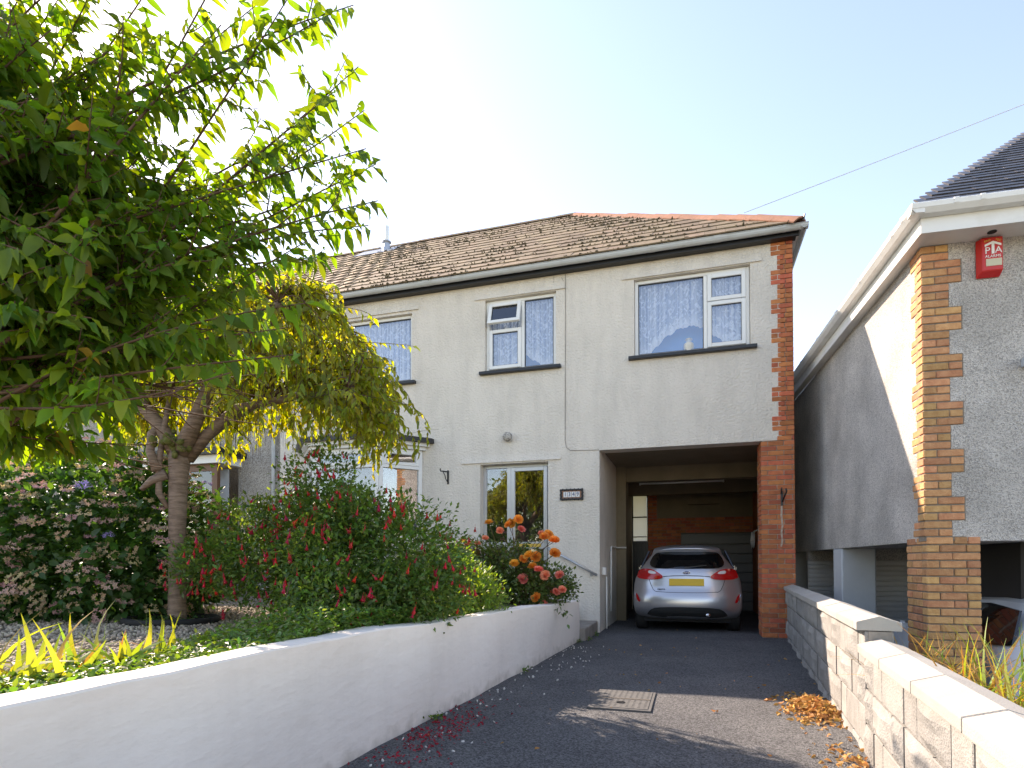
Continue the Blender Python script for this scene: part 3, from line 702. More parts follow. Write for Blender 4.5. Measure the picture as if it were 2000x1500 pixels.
# up-and-over garage door at the back, horizontal panels
gd = MB().box(-.29,IX1+.02,BY+.101,BY+.112,-.03,1.9).build('garage_door', M['door_grey'], house)
for i in range(8):
    MB().box(-.265,IX1-.005,BY+.04,BY+.07,i*.228,i*.228+.205).build('door_panel', M['door_grey'], gd, bevel=.008)
# glazed gate in the back corner: light comes through its frosted panes
gt = MB(); frame(gt, IX0+.0, -1.062, 1.66, 2.86, BY+.02, .025, .04); gt.box(IX0,-1.062,BY+.02,BY+.06,2.27,2.295); gt.box(IX0,-1.062,BY+.02,BY+.06,1.78,1.80)
gto = gt.build('back_window', M['black'], house)
pane(gto, IX0+.025, -1.09, 2.295, 2.835, BY+.035, M['frosted']); pane(gto, IX0+.025, -1.09, 1.80, 2.27, BY+.035, M['frosted']); pane(gto, IX0+.025,-1.09,1.685,1.78,BY+.035,M['frosted'])
MB().box(IX0,-1.062,BY+.02,BY+.1,2.862,3.058).build('window_head', M['cream_int'], house)
gp = MB().box(IX0,-1.062,BY+.03,BY+.05,-.03,1.66).build('back_gate', M['black'], house)
for i in range(5): MB().box(IX0+.005+i*.077, IX0+.07+i*.077, BY+.0, BY+.03, -.03, 1.64).build('gate_board', M['black'], gp)
# ------------------------------------------------------------------ things on and beside the house
t = thing('strip_light', 'long fluorescent strip light under the car port beam', 'light', (-.22,12.6,2.78))
MB().box(-1.06,.62,12.55,12.65,2.82,2.87).build('housing', M['upvc'], t, bevel=.005)
MB().tube([(-1.03,12.6,2.795),(.59,12.6,2.795)], .017, 10).build('tube', M['upvc'], t, smooth=True)
for x in (-1.05,.605): MB().box(x-.012,x+.012,12.575,12.625,2.77,2.82).build('end_cap', M['upvc'], t)
pp = MB().tube([(-1.44,10.9,.25),(-1.435,10.9,1.42),(-1.435,11.0,1.44),(-1.435,11.82,1.44),(-1.26,11.86,1.44)], .016, 8).build('wall_pipe', M['upvc'], smooth=True)
tag(pp, 'thin white pipe bent along the left car port wall', 'pipe')
bxm = MB().box(-1.465,-1.40,9.95,10.08,.93,1.06).build('junction_box', M['upvc'], bevel=.01); tag(bxm, 'small white box on the left car port jamb', 'box')
dpc = MB().tube([(-1.43,10.25,0),(-1.43,10.25,.9)], .014, 8).build('downpipe', M['upvc'], smooth=True); tag(dpc, 'short white pipe below the box on the car port jamb', 'pipe')
hk = MB()
for i in range(5):
    hk.tube([(1.22+.012*i, 13.6, 1.80-.02*(i%2)), (1.20+.013*i,13.59,1.62), (1.21+.013*i,13.6,1.45+.02*(i%3)), (1.225+.012*i,13.6,1.62), (1.22+.012*i,13.61,1.80)], .013, 6)
hk.tube([(1.24,13.6,1.80),(1.36,13.6,1.86)], .01, 6)
tag(hk.build('coiled_rope', M['upvc_n'], smooth=True), 'pale coil of rope hanging inside the car port on the right wall', 'rope')

def hook(x, z, s, label):
    t = thing('wall_bracket', label, 'bracket', (x, FY, z))
    MB().box(x-.018,x+.018,FY-.015,FY-.003,z-.15*s,z+.10*s).build('back_plate', M['black'], t, bevel=.004)
    MB().tube([(x-.0,FY-.012,z+.07*s),(x-.06,FY-.10,z+.075*s),(x-.085,FY-.14,z+.07*s),(x-.09,FY-.15,z+.10*s),(x-.085,FY-.14,z+.115*s)], .011, 8).build('arm', M['black'], t, smooth=True)
    MB().tube([(x,FY-.012,z-.12*s),(x-.03,FY-.04,z-.06*s),(x-.035,FY-.06,z),(x-.06,FY-.10,z+.07*s)], .008, 8).build('scroll', M['black'], t, smooth=True)
hook(-4.17, 2.69, 1.0, 'black iron hanging basket bracket between bay window and front door')
t = thing('wall_bracket', 'black forked iron bracket on the red brick pier above a white streak', 'bracket', (1.30,FY,2.1))
MB().box(1.278,1.312,FY-.018,FY-.004,2.0,2.22).build('back_plate', M['black'], t, bevel=.004)
MB().tube([(1.30,FY-.01,2.06),(1.325,FY-.08,2.14),(1.345,FY-.12,2.2),(1.335,FY-.13,2.25)], .012, 8).build('arm', M['black'], t, smooth=True)
MB().tube([(1.29,FY-.01,2.18),(1.285,FY-.05,2.24),(1.288,FY-.06,2.27)], .010, 8).build('scroll', M['black'], t, smooth=True)

t = thing('wall_light', 'round speckled globe fitting above the front door', 'light', (-3.04,FY,3.31))
MB().lathe([(.085,.0),(.085,-.02),(.06,-.03)], (-3.04,FY-.002,3.31), 'y', 20).build('base', M['upvc_n'], t, smooth=True)
MB().lathe([(.07,-.025),(.083,-.05),(.08,-.085),(.06,-.115),(.03,-.13),(.001,-.133)], (-3.04,FY,3.31), 'y', 20).build('globe', pebble_mat('speckled_globe',(.5,.46,.4),(.22,.2,.18),(.7,.66,.6),60), t, smooth=True)

t = thing('number_plaque', 'tiled house number plaque reading 1349 in a black wavy frame', 'plaque', (-1.93,FY,2.2))
MB().box(-2.095,-1.765,FY-.02,FY-.003,2.215,2.345).build('board', M['plaque'], t)
fr = MB()
for i in range(12):
    x = -2.11+i*.36/11
    fr.lathe([(.004,-.03),(.02,-.026),(.02,-.006),(.004,-.003)], (x,FY,2.355+.006*(i%2)), 'y', 8); fr.lathe([(.004,-.03),(.02,-.026),(.02,-.006),(.004,-.003)], (x,FY,2.205-.006*(i%2)), 'y', 8)
for i in range(5):
    for x in (-2.11,-1.75): fr.lathe([(.004,-.03),(.02,-.026),(.02,-.006),(.004,-.003)], (x+.006*(i%2),FY,2.22+i*.03), 'y', 8)
fr.build('frame', M['black'], t, kind='stuff')
for i, ch in enumerate('1349'):
    x = -2.035+i*.07
    d_ = MB().box(x-.032,x+.032,FY-.026,FY-.021,2.235,2.325).build('digit_tile', M['digit_white'], t, bevel=.002)
    text_on('digit', ch, .10, M['digit_blue'], d_, (x,FY-.0275,2.28), sx=.85)

t = thing('handrail', 'grey galvanised handrail sloping down the wall beside the entrance steps', 'handrail', (-1.9,FY,1.1))
MB().tube([(-2.32,FY-.075,1.385),(-1.50,FY-.075,.935)], .021, 10).build('rail', M['galv'], t, smooth=True)
for (x,z) in ((-2.22,1.33),(-1.60,.99)):
    MB().tube([(x,FY-.075,z),(x,FY-.04,z-.05),(x,FY-.002,z-.05)], .010, 8).build('wall_fixing', M['galv'], t, smooth=True)
    MB().lathe([(.03,.0),(.03,-.008)], (x,FY-.002,z-.05), 'y', 12).build('rose_plate', M['galv'], t)

def steps():
    t = thing('entrance_steps', 'worn concrete steps between the garden wall end and the car port jamb', 'steps', (-2.2,9.1,0))
    MB().box(-3.9,-1.50,8.52,FY-.003,-.05,.185).build('step', M['concrete'], t, bevel=.012)
    MB().box(-3.9,-1.80,8.55,FY-.004,.187,.34).build('step', M['concrete'], t, bevel=.012)
    MB().box(-3.9,-2.15,8.55,FY-.004,.342,.50).build('step', M['concrete'], t, bevel=.012)
steps()

# overhead cable
m = MB(); a_, b_ = Vector((.84,10.28,6.90)), Vector((13.0,10.3,10.05)); pts = []
for i in range(25):
    u = i/24; p = a_.lerp(b_, u); p.z -= .22*4*u*(1-u)*.3; pts.append(p)
m.tube(pts, .006, 5); tag(m.build('overhead_cable', M['galv']), 'thin overhead cable running from the roof hip up to the right', 'cable')

# ------------------------------------------------------------------ white garden wall
ysw = np.concatenate([np.linspace(-3, 1, 9)[:-1], np.linspace(1, 8.5, 80)])
g = np.random.default_rng(5); V = []; F = []
nz = 9
def wob(y, z): return .008*math.sin(y*1.7+z*3)+.006*math.sin(y*4.1-z*5+1)+.003*math.sin(y*11+z*9)
TH_ = .19
for y in ysw:
    x0 = wall_x(y); zt = wall_top(y) + .004*math.sin(y*2.3)+.003*math.sin(y*6.1)+.0015*math.sin(y*17)
    ring = [(x0+wob(y,z_), y, z_) for z_ in np.linspace(-.05, zt-.010, nz)]
    ring += [(x0-.008+wob(y,zt), y, zt-.001), (x0-.06, y, zt+.004*math.sin(y*5)), (x0-TH_+.02+.012*math.sin(y*3.1), y, zt), (x0-TH_+.01*math.sin(y*3.1), y, zt-.02), (x0-TH_, y, .3)]
    V += ring
k = nz+5
for i in range(len(ysw)-1):
    for j in range(k-1): F.append([i*k+j, (i+1)*k+j, (i+1)*k+j+1, i*k+j+1])
F.append([(len(ysw)-1)*k+j for j in range(k)])
me = mesh_np('garden_wall', V, F, M['white_wall'], True)
me.set_sharp_from_angle(angle=R(28)); gw = put('garden_wall', me); tag(gw, 'long white painted garden wall along the left of the drive', 'wall')

# ------------------------------------------------------------------ block boundary wall
bwall = thing('boundary_wall', 'stepped grey concrete block wall with pale coping right of the drive', 'wall', (1.1,5,0))
def rough_block(seed):
    gg = np.random.default_rng(seed); nu, nv = 7, 5; V = []; F = []
    for j in range(nv):
        for i in range(nu):
            u, v = i/(nu-1)-.5, j/(nv-1)-.5
            e = min(1, 4*min(.5-abs(u), .5-abs(v)))
            V.append((-.5-.14*e*(.6+.8*gg.random()), u, v))
    for j in range(nv-1):
        for i in range(nu-1): F.append([j*nu+i, (j+1)*nu+i, (j+1)*nu+i+1, j*nu+i+1])
    b = len(V); V += [(.5,-.5,-.5),(.5,.5,-.5),(.5,.5,.5),(.5,-.5,.5)]
    F.append([b, b+3, b+2, b+1])
    bot = [i for i in range(nu)]; top = [(nv-1)*nu+i for i in range(nu)]; lf = [j*nu for j in range(nv)]; rt = [j*nu+nu-1 for j in range(nv)]
    F.append(bot+[b+1, b]); F.append(top[::-1]+[b+3, b+2]); F.append(lf[::-1]+[b, b+3]); F.append(rt+[b+2, b+1])
    return mesh_np('block', V, F, M['block'])
ROUGH = [rough_block(s) for s in range(4)]; SMOOTH = unit_mesh('block', M['block'], .02)
SEC = [((1.345,9.66),(.975,3.97),.73),((.975,3.96),(.60,-.9),.60)]
BT = .15
CS = MB().prism([(-.5,0),(.5,0),(.5,.05),(0,.085),(-.5,.05)], 'y', -.5, .5); COPE = CS.mesh('coping_stone', M['coping'], bevel=.006)
for si, (p0, p1, ztop) in enumerate(SEC):
    A = Vector((*p0,0)); B_ = Vector((*p1,0)); L = (B_-A).length; d_ = (B_-A).normalized(); nrm = Vector((-d_.y, d_.x, 0))
    if nrm.x < 0: nrm = -nrm
    ang = math.atan2(d_.x, -d_.y)       # rotation so local -y points along d_
    gg = random.Random(40+si)
    core = MB(); c0 = A+nrm*.02; c1 = B_+nrm*.02; c2 = B_+nrm*(BT-.01); c3 = A+nrm*(BT-.01)
    core.prism([(c0.x,c0.y),(c1.x,c1.y),(c2.x,c2.y),(c3.x,c3.y)], 'z', -.7, ztop-.005); core.build('mortar_core', M['concrete'], bwall)
    nc = 3; ch = (ztop+.02)/nc if si else (ztop+.02)/3.3
    z = ztop-ch; r_ = 0
    while z > -.25:
        s = (0 if r_ % 2 else -.22)
        i = r_
        while s < L-.02:
            ln = .44 if i % 2 == 0 else .22
            e0, e1 = max(s, 0), min(s+ln, L)
            if e1-e0 > .06:
                big = ln > .3
                me = ROUGH[gg.randrange(4)] if (big and gg.random() < .85) or gg.random() < .15 else SMOOTH
                c_ = A+d_*((e0+e1)/2)+nrm*(BT/2+gg.uniform(-.004,.004))
                o = put('block', me, bwall); o.location = (c_.x,c_.y,z+ch/2); o.rotation_euler = (0,0,ang); o.scale = (BT, e1-e0-.012, ch-.012)
            s += ln; i += 1
        z -= ch; r_ += 1
    s = 0.0 if si == 0 else .0
    ends = [1.0]*20
    s = L if si == 0 else 0
    pos = 0
    while pos < L-.02:
        ln = min(.62 if si == 0 else .60, L-pos)
        c_ = A+d_*(pos+ln/2)+nrm*(BT/2)
        o = put('coping_stone', COPE, bwall); o.location = (c_.x,c_.y,ztop+gg.uniform(-.002,.002)); o.rotation_euler = (0,0,ang+gg.uniform(-.004,.004)); o.scale = (.235, ln-.006, 1); pos += ln

# ------------------------------------------------------------------ manhole cover in the drive
t = thing('manhole_cover', 'grey rectangular inspection cover set flush in the tarmac', 'manhole cover', (-.56,4.95,.004))
MB().box(-.80,-.31,4.60,5.28,-.02,.008).build('frame', M['iron'], t, bevel=.003)
pl = MB().box(-.775,-.335,4.63,5.25,.0,.012).build('cover_plate', M['iron'], t, bevel=.002)
stn = MB()
for i in range(9):
    for j in range(13):
        x, y = -.74+i*.046, 4.67+j*.046
        stn.box(x,x+.016,y,y+.016,.0122,.0142)
stn.build('raised_studs', M['iron'], t, kind='stuff')
for y in (4.93,4.95): MB().box(-.77,-.34,y,y+.006,.0122,.015).build('seam', M['mortar_dark'], t)
MB().lathe([(.035,0),(.035,.004)], (-.56,4.80,.0125), n=14).build('lifting_hole', M['black'], t)

# ------------------------------------------------------------------ left-hand neighbour (pebbledashed semi behind the cherry)
ln_ = thing('semi_detached_house', 'pebbledashed house behind the cherry tree with brown framed bay', 'house', (-12,FY,0))
m = MB(); sheet_with_holes(-18, -7.752, -.05, 6.2, [(-11.3,-8.75,1.2,3.15),(-11.2,-8.9,4.45,5.7)], FY+.004, .3, m)
m.quad((-18,FY,-.05),(-18,17.6,-.05),(-18,17.6,6.2),(-18,FY,6.2)); m.quad((-18,17.6,-.7),(-7.76,17.6,-.7),(-7.76,17.6,6.2),(-18,17.6,6.2))
m.build('wall', M['pebbledash'], ln_, fix=False)
MB().box(-18,-7.754,FY-.14,FY-.11,6.03,6.17).build('fascia', M['black'], ln_)
m = MB(); gutter(m, (-18,GYc), (-7.76,GYc), (0,-1)); m.build('gutter', M['gutter'], ln_)
q = MB(); q.quad((-18,EY+.02,EZ-.03),(XL,EY+.02,EZ-.03),(XL,AY,RZ-.03),(-18,AY,RZ-.03)); q.quad((XL,EY+2*D_,EZ-.03),(-18,EY+2*D_,EZ-.03),(-18,AY,RZ-.03),(XL,AY,RZ-.03)); q.build('roof', M['moss'], ln_, fix=False)
P = []; RR = []; S = []; gg = random.Random(8)
for r_ in range(ROWS):
    x = XL-.15*(r_%2)-.15
    while x > -17.8:
        p, rot = tile_xf(x, r_*GA-.03, gg); P.append(p[:]); RR.append(np.array(rot)); S.append((TW-.004, GA+.05, 1)); x -= TW
stuff_mesh('roof_tiling', TV, TF, np.array(P), np.array(RR), np.array(S), M['tile_far'], ln_)
m = MB(); x = XL-.46
while x > -18:
    o = put('ridge_tile', RT, ln_); o.location = (x, AY, RZ+.03); x -= .45
MB().box(-11.6,-8.55,FY-.75,FY,3.22,3.34).build('bay_roof', M['black'], ln_)
MB().box(-11.45,-8.66,FY-.62,FY,3.06,3.218).build('bay_fascia', M['upvc'], ln_)
MB().box(-11.3,-8.75,FY-.55,FY,.5,1.5).build('bay_wall', M['pebbledash'], ln_)
m = MB(); frame(m, -11.28,-8.77,1.5,3.055,FY-.53,.13,.08); m.box(-9.66,-9.56,FY-.53,FY-.45,1.63,2.93); m.box(-10.5,-10.4,FY-.53,FY-.45,1.63,2.93)
w = m.build('window', M['timber_brown'], ln_)
for (a_,b_) in ((-11.15,-10.5),(-10.4,-9.66),(-9.56,-8.9)): pane(w, a_, b_, 1.63, 2.93, FY-.5)
MB().box(-11.2,-8.8,FY-.2,FY-.19,1.5,3.0).build('blind', M['grey_wall'], w)
m = MB(); frame(m, -11.2,-8.9,4.45,5.7,FY+.07,.07,.07); w = m.build('window', M['timber_brown'], ln_); pane(w,-11.13,-8.97,4.52,5.63,FY+.09)
dp = MB().tube([(-7.86,FY-.06,6.05),(-7.86,FY-.06,.6)], .034, 10).build('downpipe', M['gutter'], ln_, smooth=True)

# ------------------------------------------------------------------ right-hand neighbour
NB = thing('neighbour_house', 'grey roughcast house with buff brick quoins and an open undercroft', 'house', (2.075,6.36,0), R(3.0))
SZ = 4.10       # soffit height
ZB = 1.335      # underside of the roughcast
m = MB()
# front skin, side skin, undersides
m.quad((.0,0,ZB),(9,0,ZB),(9,0,SZ),(.0,0,SZ)); m.quad((0,0,ZB),(0,0,SZ),(0,9.5,SZ),(0,9.5,ZB))
m.quad((0,0,ZB),(0,9.5,ZB),(9,9.5,ZB),(9,0,ZB)); m.quad((0,9.5,-.7),(9,9.5,-.7),(9,9.5,SZ),(0,9.5,SZ))
m.build('wall', M['roughcast'], NB, local=True, fix=False)
gg = random.Random(77); CN = .0735
def nlay(x0,x1,y0,y1,z): 
    o = put('brick', BR_BUFF, NB, True); o.location = ((x0+x1)/2+gg.uniform(-.002,.002),(y0+y1)/2+gg.uniform(-.002,.002),z+CN/2); o.scale = (x1-x0-.012, y1-y0-.012 if y1-y0>.12 else y1-y0, CN-.012)
# lower free-standing pier
MB().box(.008,.432,.008,.44,-.70,ZB).build('pier_core', M['mortar_dark'], NB, local=True)
z = -.02; k = 0
while z < ZB-.01:
    cx = [0,.215,.44] if k % 2 == 0 else [0,.11,.325,.44]
    cx = [0,.225,.335,.44] if k % 4 == 2 else cx
    for a_, b_ in zip(cx[:-1], cx[1:]): nlay(a_-.004, b_, -.008, .10, z)
    cy = [.10,.325,.45] if k % 2 else [.10,.215,.45]
    for a_, b_ in zip(cy[:-1], cy[1:]): nlay(-.008, .10, a_, b_, z)
    z += CN; k += 1
# quoin bricks up the corner, toothed in threes
z0q = z
qb = MB(); qb.box(-.004,.32,-.004,.02,ZB,SZ); qb.box(-.0045,.02,.02,.15,ZB,SZ); qb.build('quoin_bed', M['mortar_dark'], NB, local=True)
tooth_cells = []
while z < SZ-.02:
    grp = (k//3) % 2; wx = .315 if grp else .215; wy = .115 if grp else .215
    mid = k % 3 == 1
    if grp: cx = [0,.10,wx] if not mid else [0,.205,wx]
    else: cx = [0,wx] if not mid else [0,.105,wx]
    for a_, b_ in zip(cx[:-1], cx[1:]): nlay(a_-(.021 if a_ == 0 else .006), b_, -.015, .09, z)
    cy = [.09,wy] if wy < .2 else ([.09,wy+.02] if mid else [.09,wy])
    nlay(-.014, .09, cy[0], cy[1]+.04, z)
    if not grp: tooth_cells.append(z)
    z += CN; k += 1
m = MB()
for zt in tooth_cells: m.box(.212,.325,-.008,.0,zt,zt+CN)
m.build('render_tooth', M['roughcast'], NB, local=True, kind='stuff')
# soffit, fascia, gutters
MB().box(-.10,9,-.27,0,SZ,SZ+.02).build('soffit', M['upvc_n'], NB, local=True)
MB().box(-.10,0,0,9.5,SZ+.001,SZ+.02).build('soffit', M['upvc_n'], NB, local=True)
f1 = MB(); f1.box(-.115,9,-.29,-.272,SZ-.015,SZ+.20); f1.box(-.118,9,-.296,-.29,SZ-.018,SZ+.03)
f1.build('fascia', M['upvc_n'], NB, local=True)
MB().box(-.118,-.101,-.27,9.5,SZ-.014,SZ+.20).build('fascia', M['upvc_n'], NB, local=True)
def ogee(m, axis, a0, a1, off, zt, s=1.0):
    sec = [(0,0),(-.10*s,0),(-.105*s,-.03),(-.085*s,-.06),(-.06*s,-.085),(0,-.085),(0,-.079),(-.056*s,-.079),(-.094*s,-.03),(-.094*s,-.006),(0,-.006)]
    sec = [(0,-.002),(-.100*s,0),(-.110*s,-.012),(-.104*s,-.05),(-.07*s,-.09),(0,-.095)]
    if axis == 'x': m.prism([(off+p, zt+q_) for p, q_ in sec], 'x', a0, a1)
    else: m.prism([(off+p, zt+q_) for p, q_ in sec], 'y', a0, a1)
m = MB(); ogee(m, 'x', -.225, 9, -.296, SZ+.215); gf = m.build('gutter', M['upvc_n'], NB, local=True)
m = MB(); ogee(m, 'y', -.395, 9.5, -.122, SZ+.216); gs = m.build('gutter', M['upvc_n'], NB, local=True)
for x in (.10,.30): 
    q = MB(); ogee(q, 'x', x, x+.035, -.295, SZ+.219, 1.06); q.build('gutter_clip', M['upvc_n'], gf, local=True)
for y in (-.2,.05,1.0,1.9,2.8,3.8,4.8): 
    q = MB(); ogee(q, 'y', y, y+.04, -.121, SZ+.220, 1.06); q.build('gutter_clip', M['upvc_n'], gs, local=True)
q = MB().lathe([(.035,0),(.035,-.006)], (.50,-.14,SZ-.001), n=16).build('soffit_vent', M['dark'], NB, local=True)
# hipped roof of dark plain tiles
NP = R(42); nrow = 24; NG = .105; ntw = .17
UT = MB(); UT.add([(-.5,0,0),(.5,0,0),(.5,1,0),(-.5,1,0),(-.5,0,.018),(.5,0,.018),(.5,1,.012),(-.5,1,.012)], [(3,2,1,0),(4,5,6,7),(0,1,5,4),(1,2,6,5),(2,3,7,6),(3,0,4,7)])
NT = UT.mesh('tile', M['tile_black'])
EXN, EYN, EZN = -.16, -.33, SZ+.225
m = MB(); hh = 4.6
m.add([(EXN,EYN,EZN-.02),(9,EYN,EZN-.02),(9,EYN+hh,EZN+hh*math.tan(NP)-.02),(EXN+hh,EYN+hh,EZN+hh*math.tan(NP)-.02),(EXN,9.5,EZN-.02),(EXN+hh,9.5-hh,EZN+hh*math.tan(NP)-.02)], [(0,1,2,3),(0,3,5,4)])
m.build('roof', M['dark'], NB, local=True, fix=False)
rotn = Euler((NP-.035,0,0))
farP = []
for r_ in range(nrow):
    s = r_*NG; xl = EXN+s*math.cos(NP)+.02
    x = xl; i = 0
    while x < xl+1.7 and x < 2.2:
        w = ntw if not (i == 0 and r_ % 2) else ntw*.55
        o = put('tile', NT, NB, True); o.location = (x+w/2, EYN+s*math.cos(NP), EZN+s*math.sin(NP)+rnd.uniform(0,.004)); o.rotation_euler = rotn; o.scale = (w-.003, NG+.07, 1)
        x += w; i += 1
    while x < 9:
        farP.append((x+ntw/2, EYN+s*math.cos(NP), EZN+s*math.sin(NP))); x += ntw
for r_ in range(nrow, 44):
    s = r_*NG; x = EXN+s*math.cos(NP)+.02
    while x < 9: farP.append((x+ntw/2, EYN+s*math.cos(NP), EZN+s*math.sin(NP))); x += ntw
rm = np.array(rotn.to_matrix()); nf = len(farP)
V, F = scatter(np.array(UT.v), np.array([list(f) for f in UT.f]), np.array(farP), np.repeat(rm[None], nf, 0), np.tile([ntw-.003, NG+.07, 1], (nf,1)))
put('roof_tiling', mesh_np('roof_tiling', V, F, M['tile_black_far']), NB, True, kind='stuff')
# undercroft: pale pier along the side, roller shutters at the back, dark car port
MB().box(0.0,.42,2.62,3.02,-.7,ZB-.002).build('column', M['grey_wall'], NB, local=True, bevel=.015)
MB().box(.0,1.2,5.6,5.9,-.7,ZB-.002).build('column', M['grey_wall'], NB, local=True)
for (xa, xb, yy_) in ((.06,.97,3.10),(.0,.5,4.5)):
    MB().box(xa,xb,yy_-.06,yy_+.1,1.175,ZB-.003).build('shutter_head', M['roughcast'], NB, local=True)
    sh = MB().box(xa,xb,yy_,yy_+.02,-.7,1.175).build('roller_shutter', M['shutter'], NB, local=True)
    for i in range(26):
        z = 1.17-i*.072
        q = MB(); q.prism([(yy_,z),(yy_-.018,z-.012),(yy_-.022,z-.035),(yy_-.018,z-.058),(yy_,z-.068)], 'x', xa+.002, xb-.002); q.build('slat', M['shutter'], sh, local=True)
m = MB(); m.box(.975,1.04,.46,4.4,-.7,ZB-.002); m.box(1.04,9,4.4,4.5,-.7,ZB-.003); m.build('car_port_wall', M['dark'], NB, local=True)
# ledge of the neighbour's upper window, just inside the frame
w = MB().box(.775,2.6,-.10,.02,2.90,2.975).build('window_sill', M['grey_wall'], NB, local=True)
m = MB(); frame(m, .86,2.55,2.98,4.0,-.012,.07,.05); wn_ = m.build('window', M['upvc'], NB, local=True)
q = MB().box(.92,2.49,-.006,-.001,3.04,3.94).build('pane', M['glass_dark'], wn_, local=True)
# burglar alarm
ab = thing('alarm_box', 'red PTA alarm box fixed under the neighbour soffit', 'alarm box', (2.075,6.36,0), R(3.0))
ax0, ax1, az0, az1 = .425, .615, 3.735, 4.085
m = MB(); m.add([(ax0,-.01,az0),(ax1,-.01,az0),(ax1,-.01,az1),(ax0,-.01,az1),(ax0+.03,-.075,az0+.045),(ax1-.0,-.075,az0+.045),(ax1-.0,-.075,az1),(ax0+.03,-.075,az1)],
              [(3,2,1,0),(4,5,6,7),(0,1,5,4),(1,2,6,5),(2,3,7,6),(3,0,4,7)])
m.build('cover', M['red_box'], ab, local=True, bevel=.006)
cxa = (ax0+.03+ax1)/2
q = MB().box(ax0+.055,ax1-.012,-.079,-.074,az0+.085,az0+.15).build('strobe_lens', M['strobe'], ab, local=True)
text_on('lettering', 'ALARMS', .034, M['white_print'], ab, (cxa,-.0765,az0+.172), local=True)
text_on('lettering', 'P', .085, M['white_print'], ab, (cxa-.043,-.0765,az0+.225), local=True); text_on('lettering', 'A', .085, M['white_print'], ab, (cxa+.043,-.0765,az0+.225), local=True)
m = MB(); m.box(cxa-.011,cxa+.011,-.079,-.0755,az0+.195,az0+.29); m.add([(cxa-.065,-.079,az0+.262),(cxa,-.079,az0+.29),(cxa+.065,-.079,az0+.262),(cxa+.065,-.079,az0+.282),(cxa,-.079,az0+.312),(cxa-.065,-.079,az0+.282)], [(0,1,4,5),(1,2,3,4)])
m.build('emblem', M['white_print'], ab, local=True, fix=False)
text_on('lettering', 'PRO', .026, M['gold_print'], ab, (cxa-.042,-.0765,az0+.316), rot=(R(90),R(-20),0), local=True); text_on('lettering', 'TEC', .026, M['gold_print'], ab, (cxa+.042,-.0765,az0+.316), rot=(R(90),R(20),0), local=True)
# ------------------------------------------------------------------ cars (local: x across, y forward from the rear bumper, z up)
PROF = [(.30,.20),(.10,.25),(.02,.34),(.0,.44),(.005,.54),(.02,.62),(.06,.68),(.085,.78),(.10,.88),(.115,.97),(.14,1.04),(.26,1.19),(.40,1.345),(.33,1.375),(.34,1.40),(.52,1.445),(.9,1.47),(1.4,1.476),(1.85,1.455),(2.2,1.40),(2.65,1.20),(3.05,1.02),(3.3,.965),(3.65,.88),(3.9,.76),(4.0,.64),(4.04,.50),(4.03,.36),(3.92,.22)]
def hw(z, y):
    w = float(np.interp(z, [.2,.3,.45,.62,.78,.92,1.0,1.04,1.2,1.35,1.40,1.476], [.79,.84,.868,.868,.86,.83,.78,.755,.665,.575,.555,.52]))
    if y > 3.0: w *= 1-.10*((y-3.0)/1.04)**2
    return w
def rear_y(x, z):
    rp = PROF[:13]; zs = [p[1] for p in rp]; ys = [p[0] for p in rp]
    s = min(abs(x)/hw(z,0), 1.0)
    return float(np.interp(z, zs, ys)) + .26*s**3.4*(1 if z < 1.05 else .8)
SS = [-1,-.97,-.9,-.78,-.6,-.35,0,.35,.6,.78,.9,.97,1]
def car_body(name, paint, parent):
    V = []; F = []; n = len(SS)
    for i, (y, z) in enumerate(PROF):
        w = hw(z, y)
        for s in SS:
            a = abs(s); dy = 0; dz = 0
            if i <= 14: dy = .26*a**3.4*(1 if z < 1.05 else .8)
            if y > 3.0: dy = -.30*a**3*((y-3.0)/1.0)
            if z > 1.05: dz = -.055*a**3*(min(1,(z-1.05)/.3))
            elif i > 20: dz = -.06*a**3
            V.append((s*w, y+dy, z+dz))
    for i in range(len(PROF)-1):
        for j in range(n-1): F.append([i*n+j, i*n+j+1, (i+1)*n+j+1, (i+1)*n+j])
    bm = bmesh.new(); bv = [bm.verts.new(v) for v in V]
    for f in F: bm.faces.new([bv[k] for k in f])
    for sgn, j in ((-1,0),(1,n-1)):
        bnd = [bv[i*n+j] for i in range(len(PROF))]
        r0 = 10; f0 = 21                                   # belt line from rear window foot to windscreen foot
        belt = []
        for t in np.linspace(0, 1, 9)[1:-1]:
            y = PROF[r0][0]+.2+t*(PROF[f0][0]-PROF[r0][0]-.25); belt.append(bm.verts.new((sgn*.80, y, 1.0-.05*t)))
        mid = []
        for t in np.linspace(0, 1, 9)[1:-1]: mid.append(bm.verts.new((sgn*.872, .35+t*3.3, .66)))
        sill = []
        def fillp(loop):
            es = []
            for a_, b_ in zip(loop, loop[1:]+loop[:1]):
                e = bm.edges.get((a_, b_)) or bm.edges.new((a_, b_)); es.append(e)
            bmesh.ops.triangle_fill(bm, edges=es, use_beauty=True, use_dissolve=False)
        up = bnd[r0:f0+1]; fillp(up + belt[::-1])
        lowm_r, lowm_f = 5, 25
        fillp(bnd[lowm_r:r0+1] + belt + bnd[f0:lowm_f+1] + mid[::-1])
        fillp(bnd[:lowm_r+1] + mid + bnd[lowm_f:])
    bmesh.ops.recalc_face_normals(bm, faces=bm.faces)
    me = bpy.data.meshes.new(name); bm.to_mesh(me); bm.free(); me.materials.append(paint)
    me.polygons.foreach_set('use_smooth', np.ones(len(me.polygons), bool))
    o = put(name, me, parent, True); return o
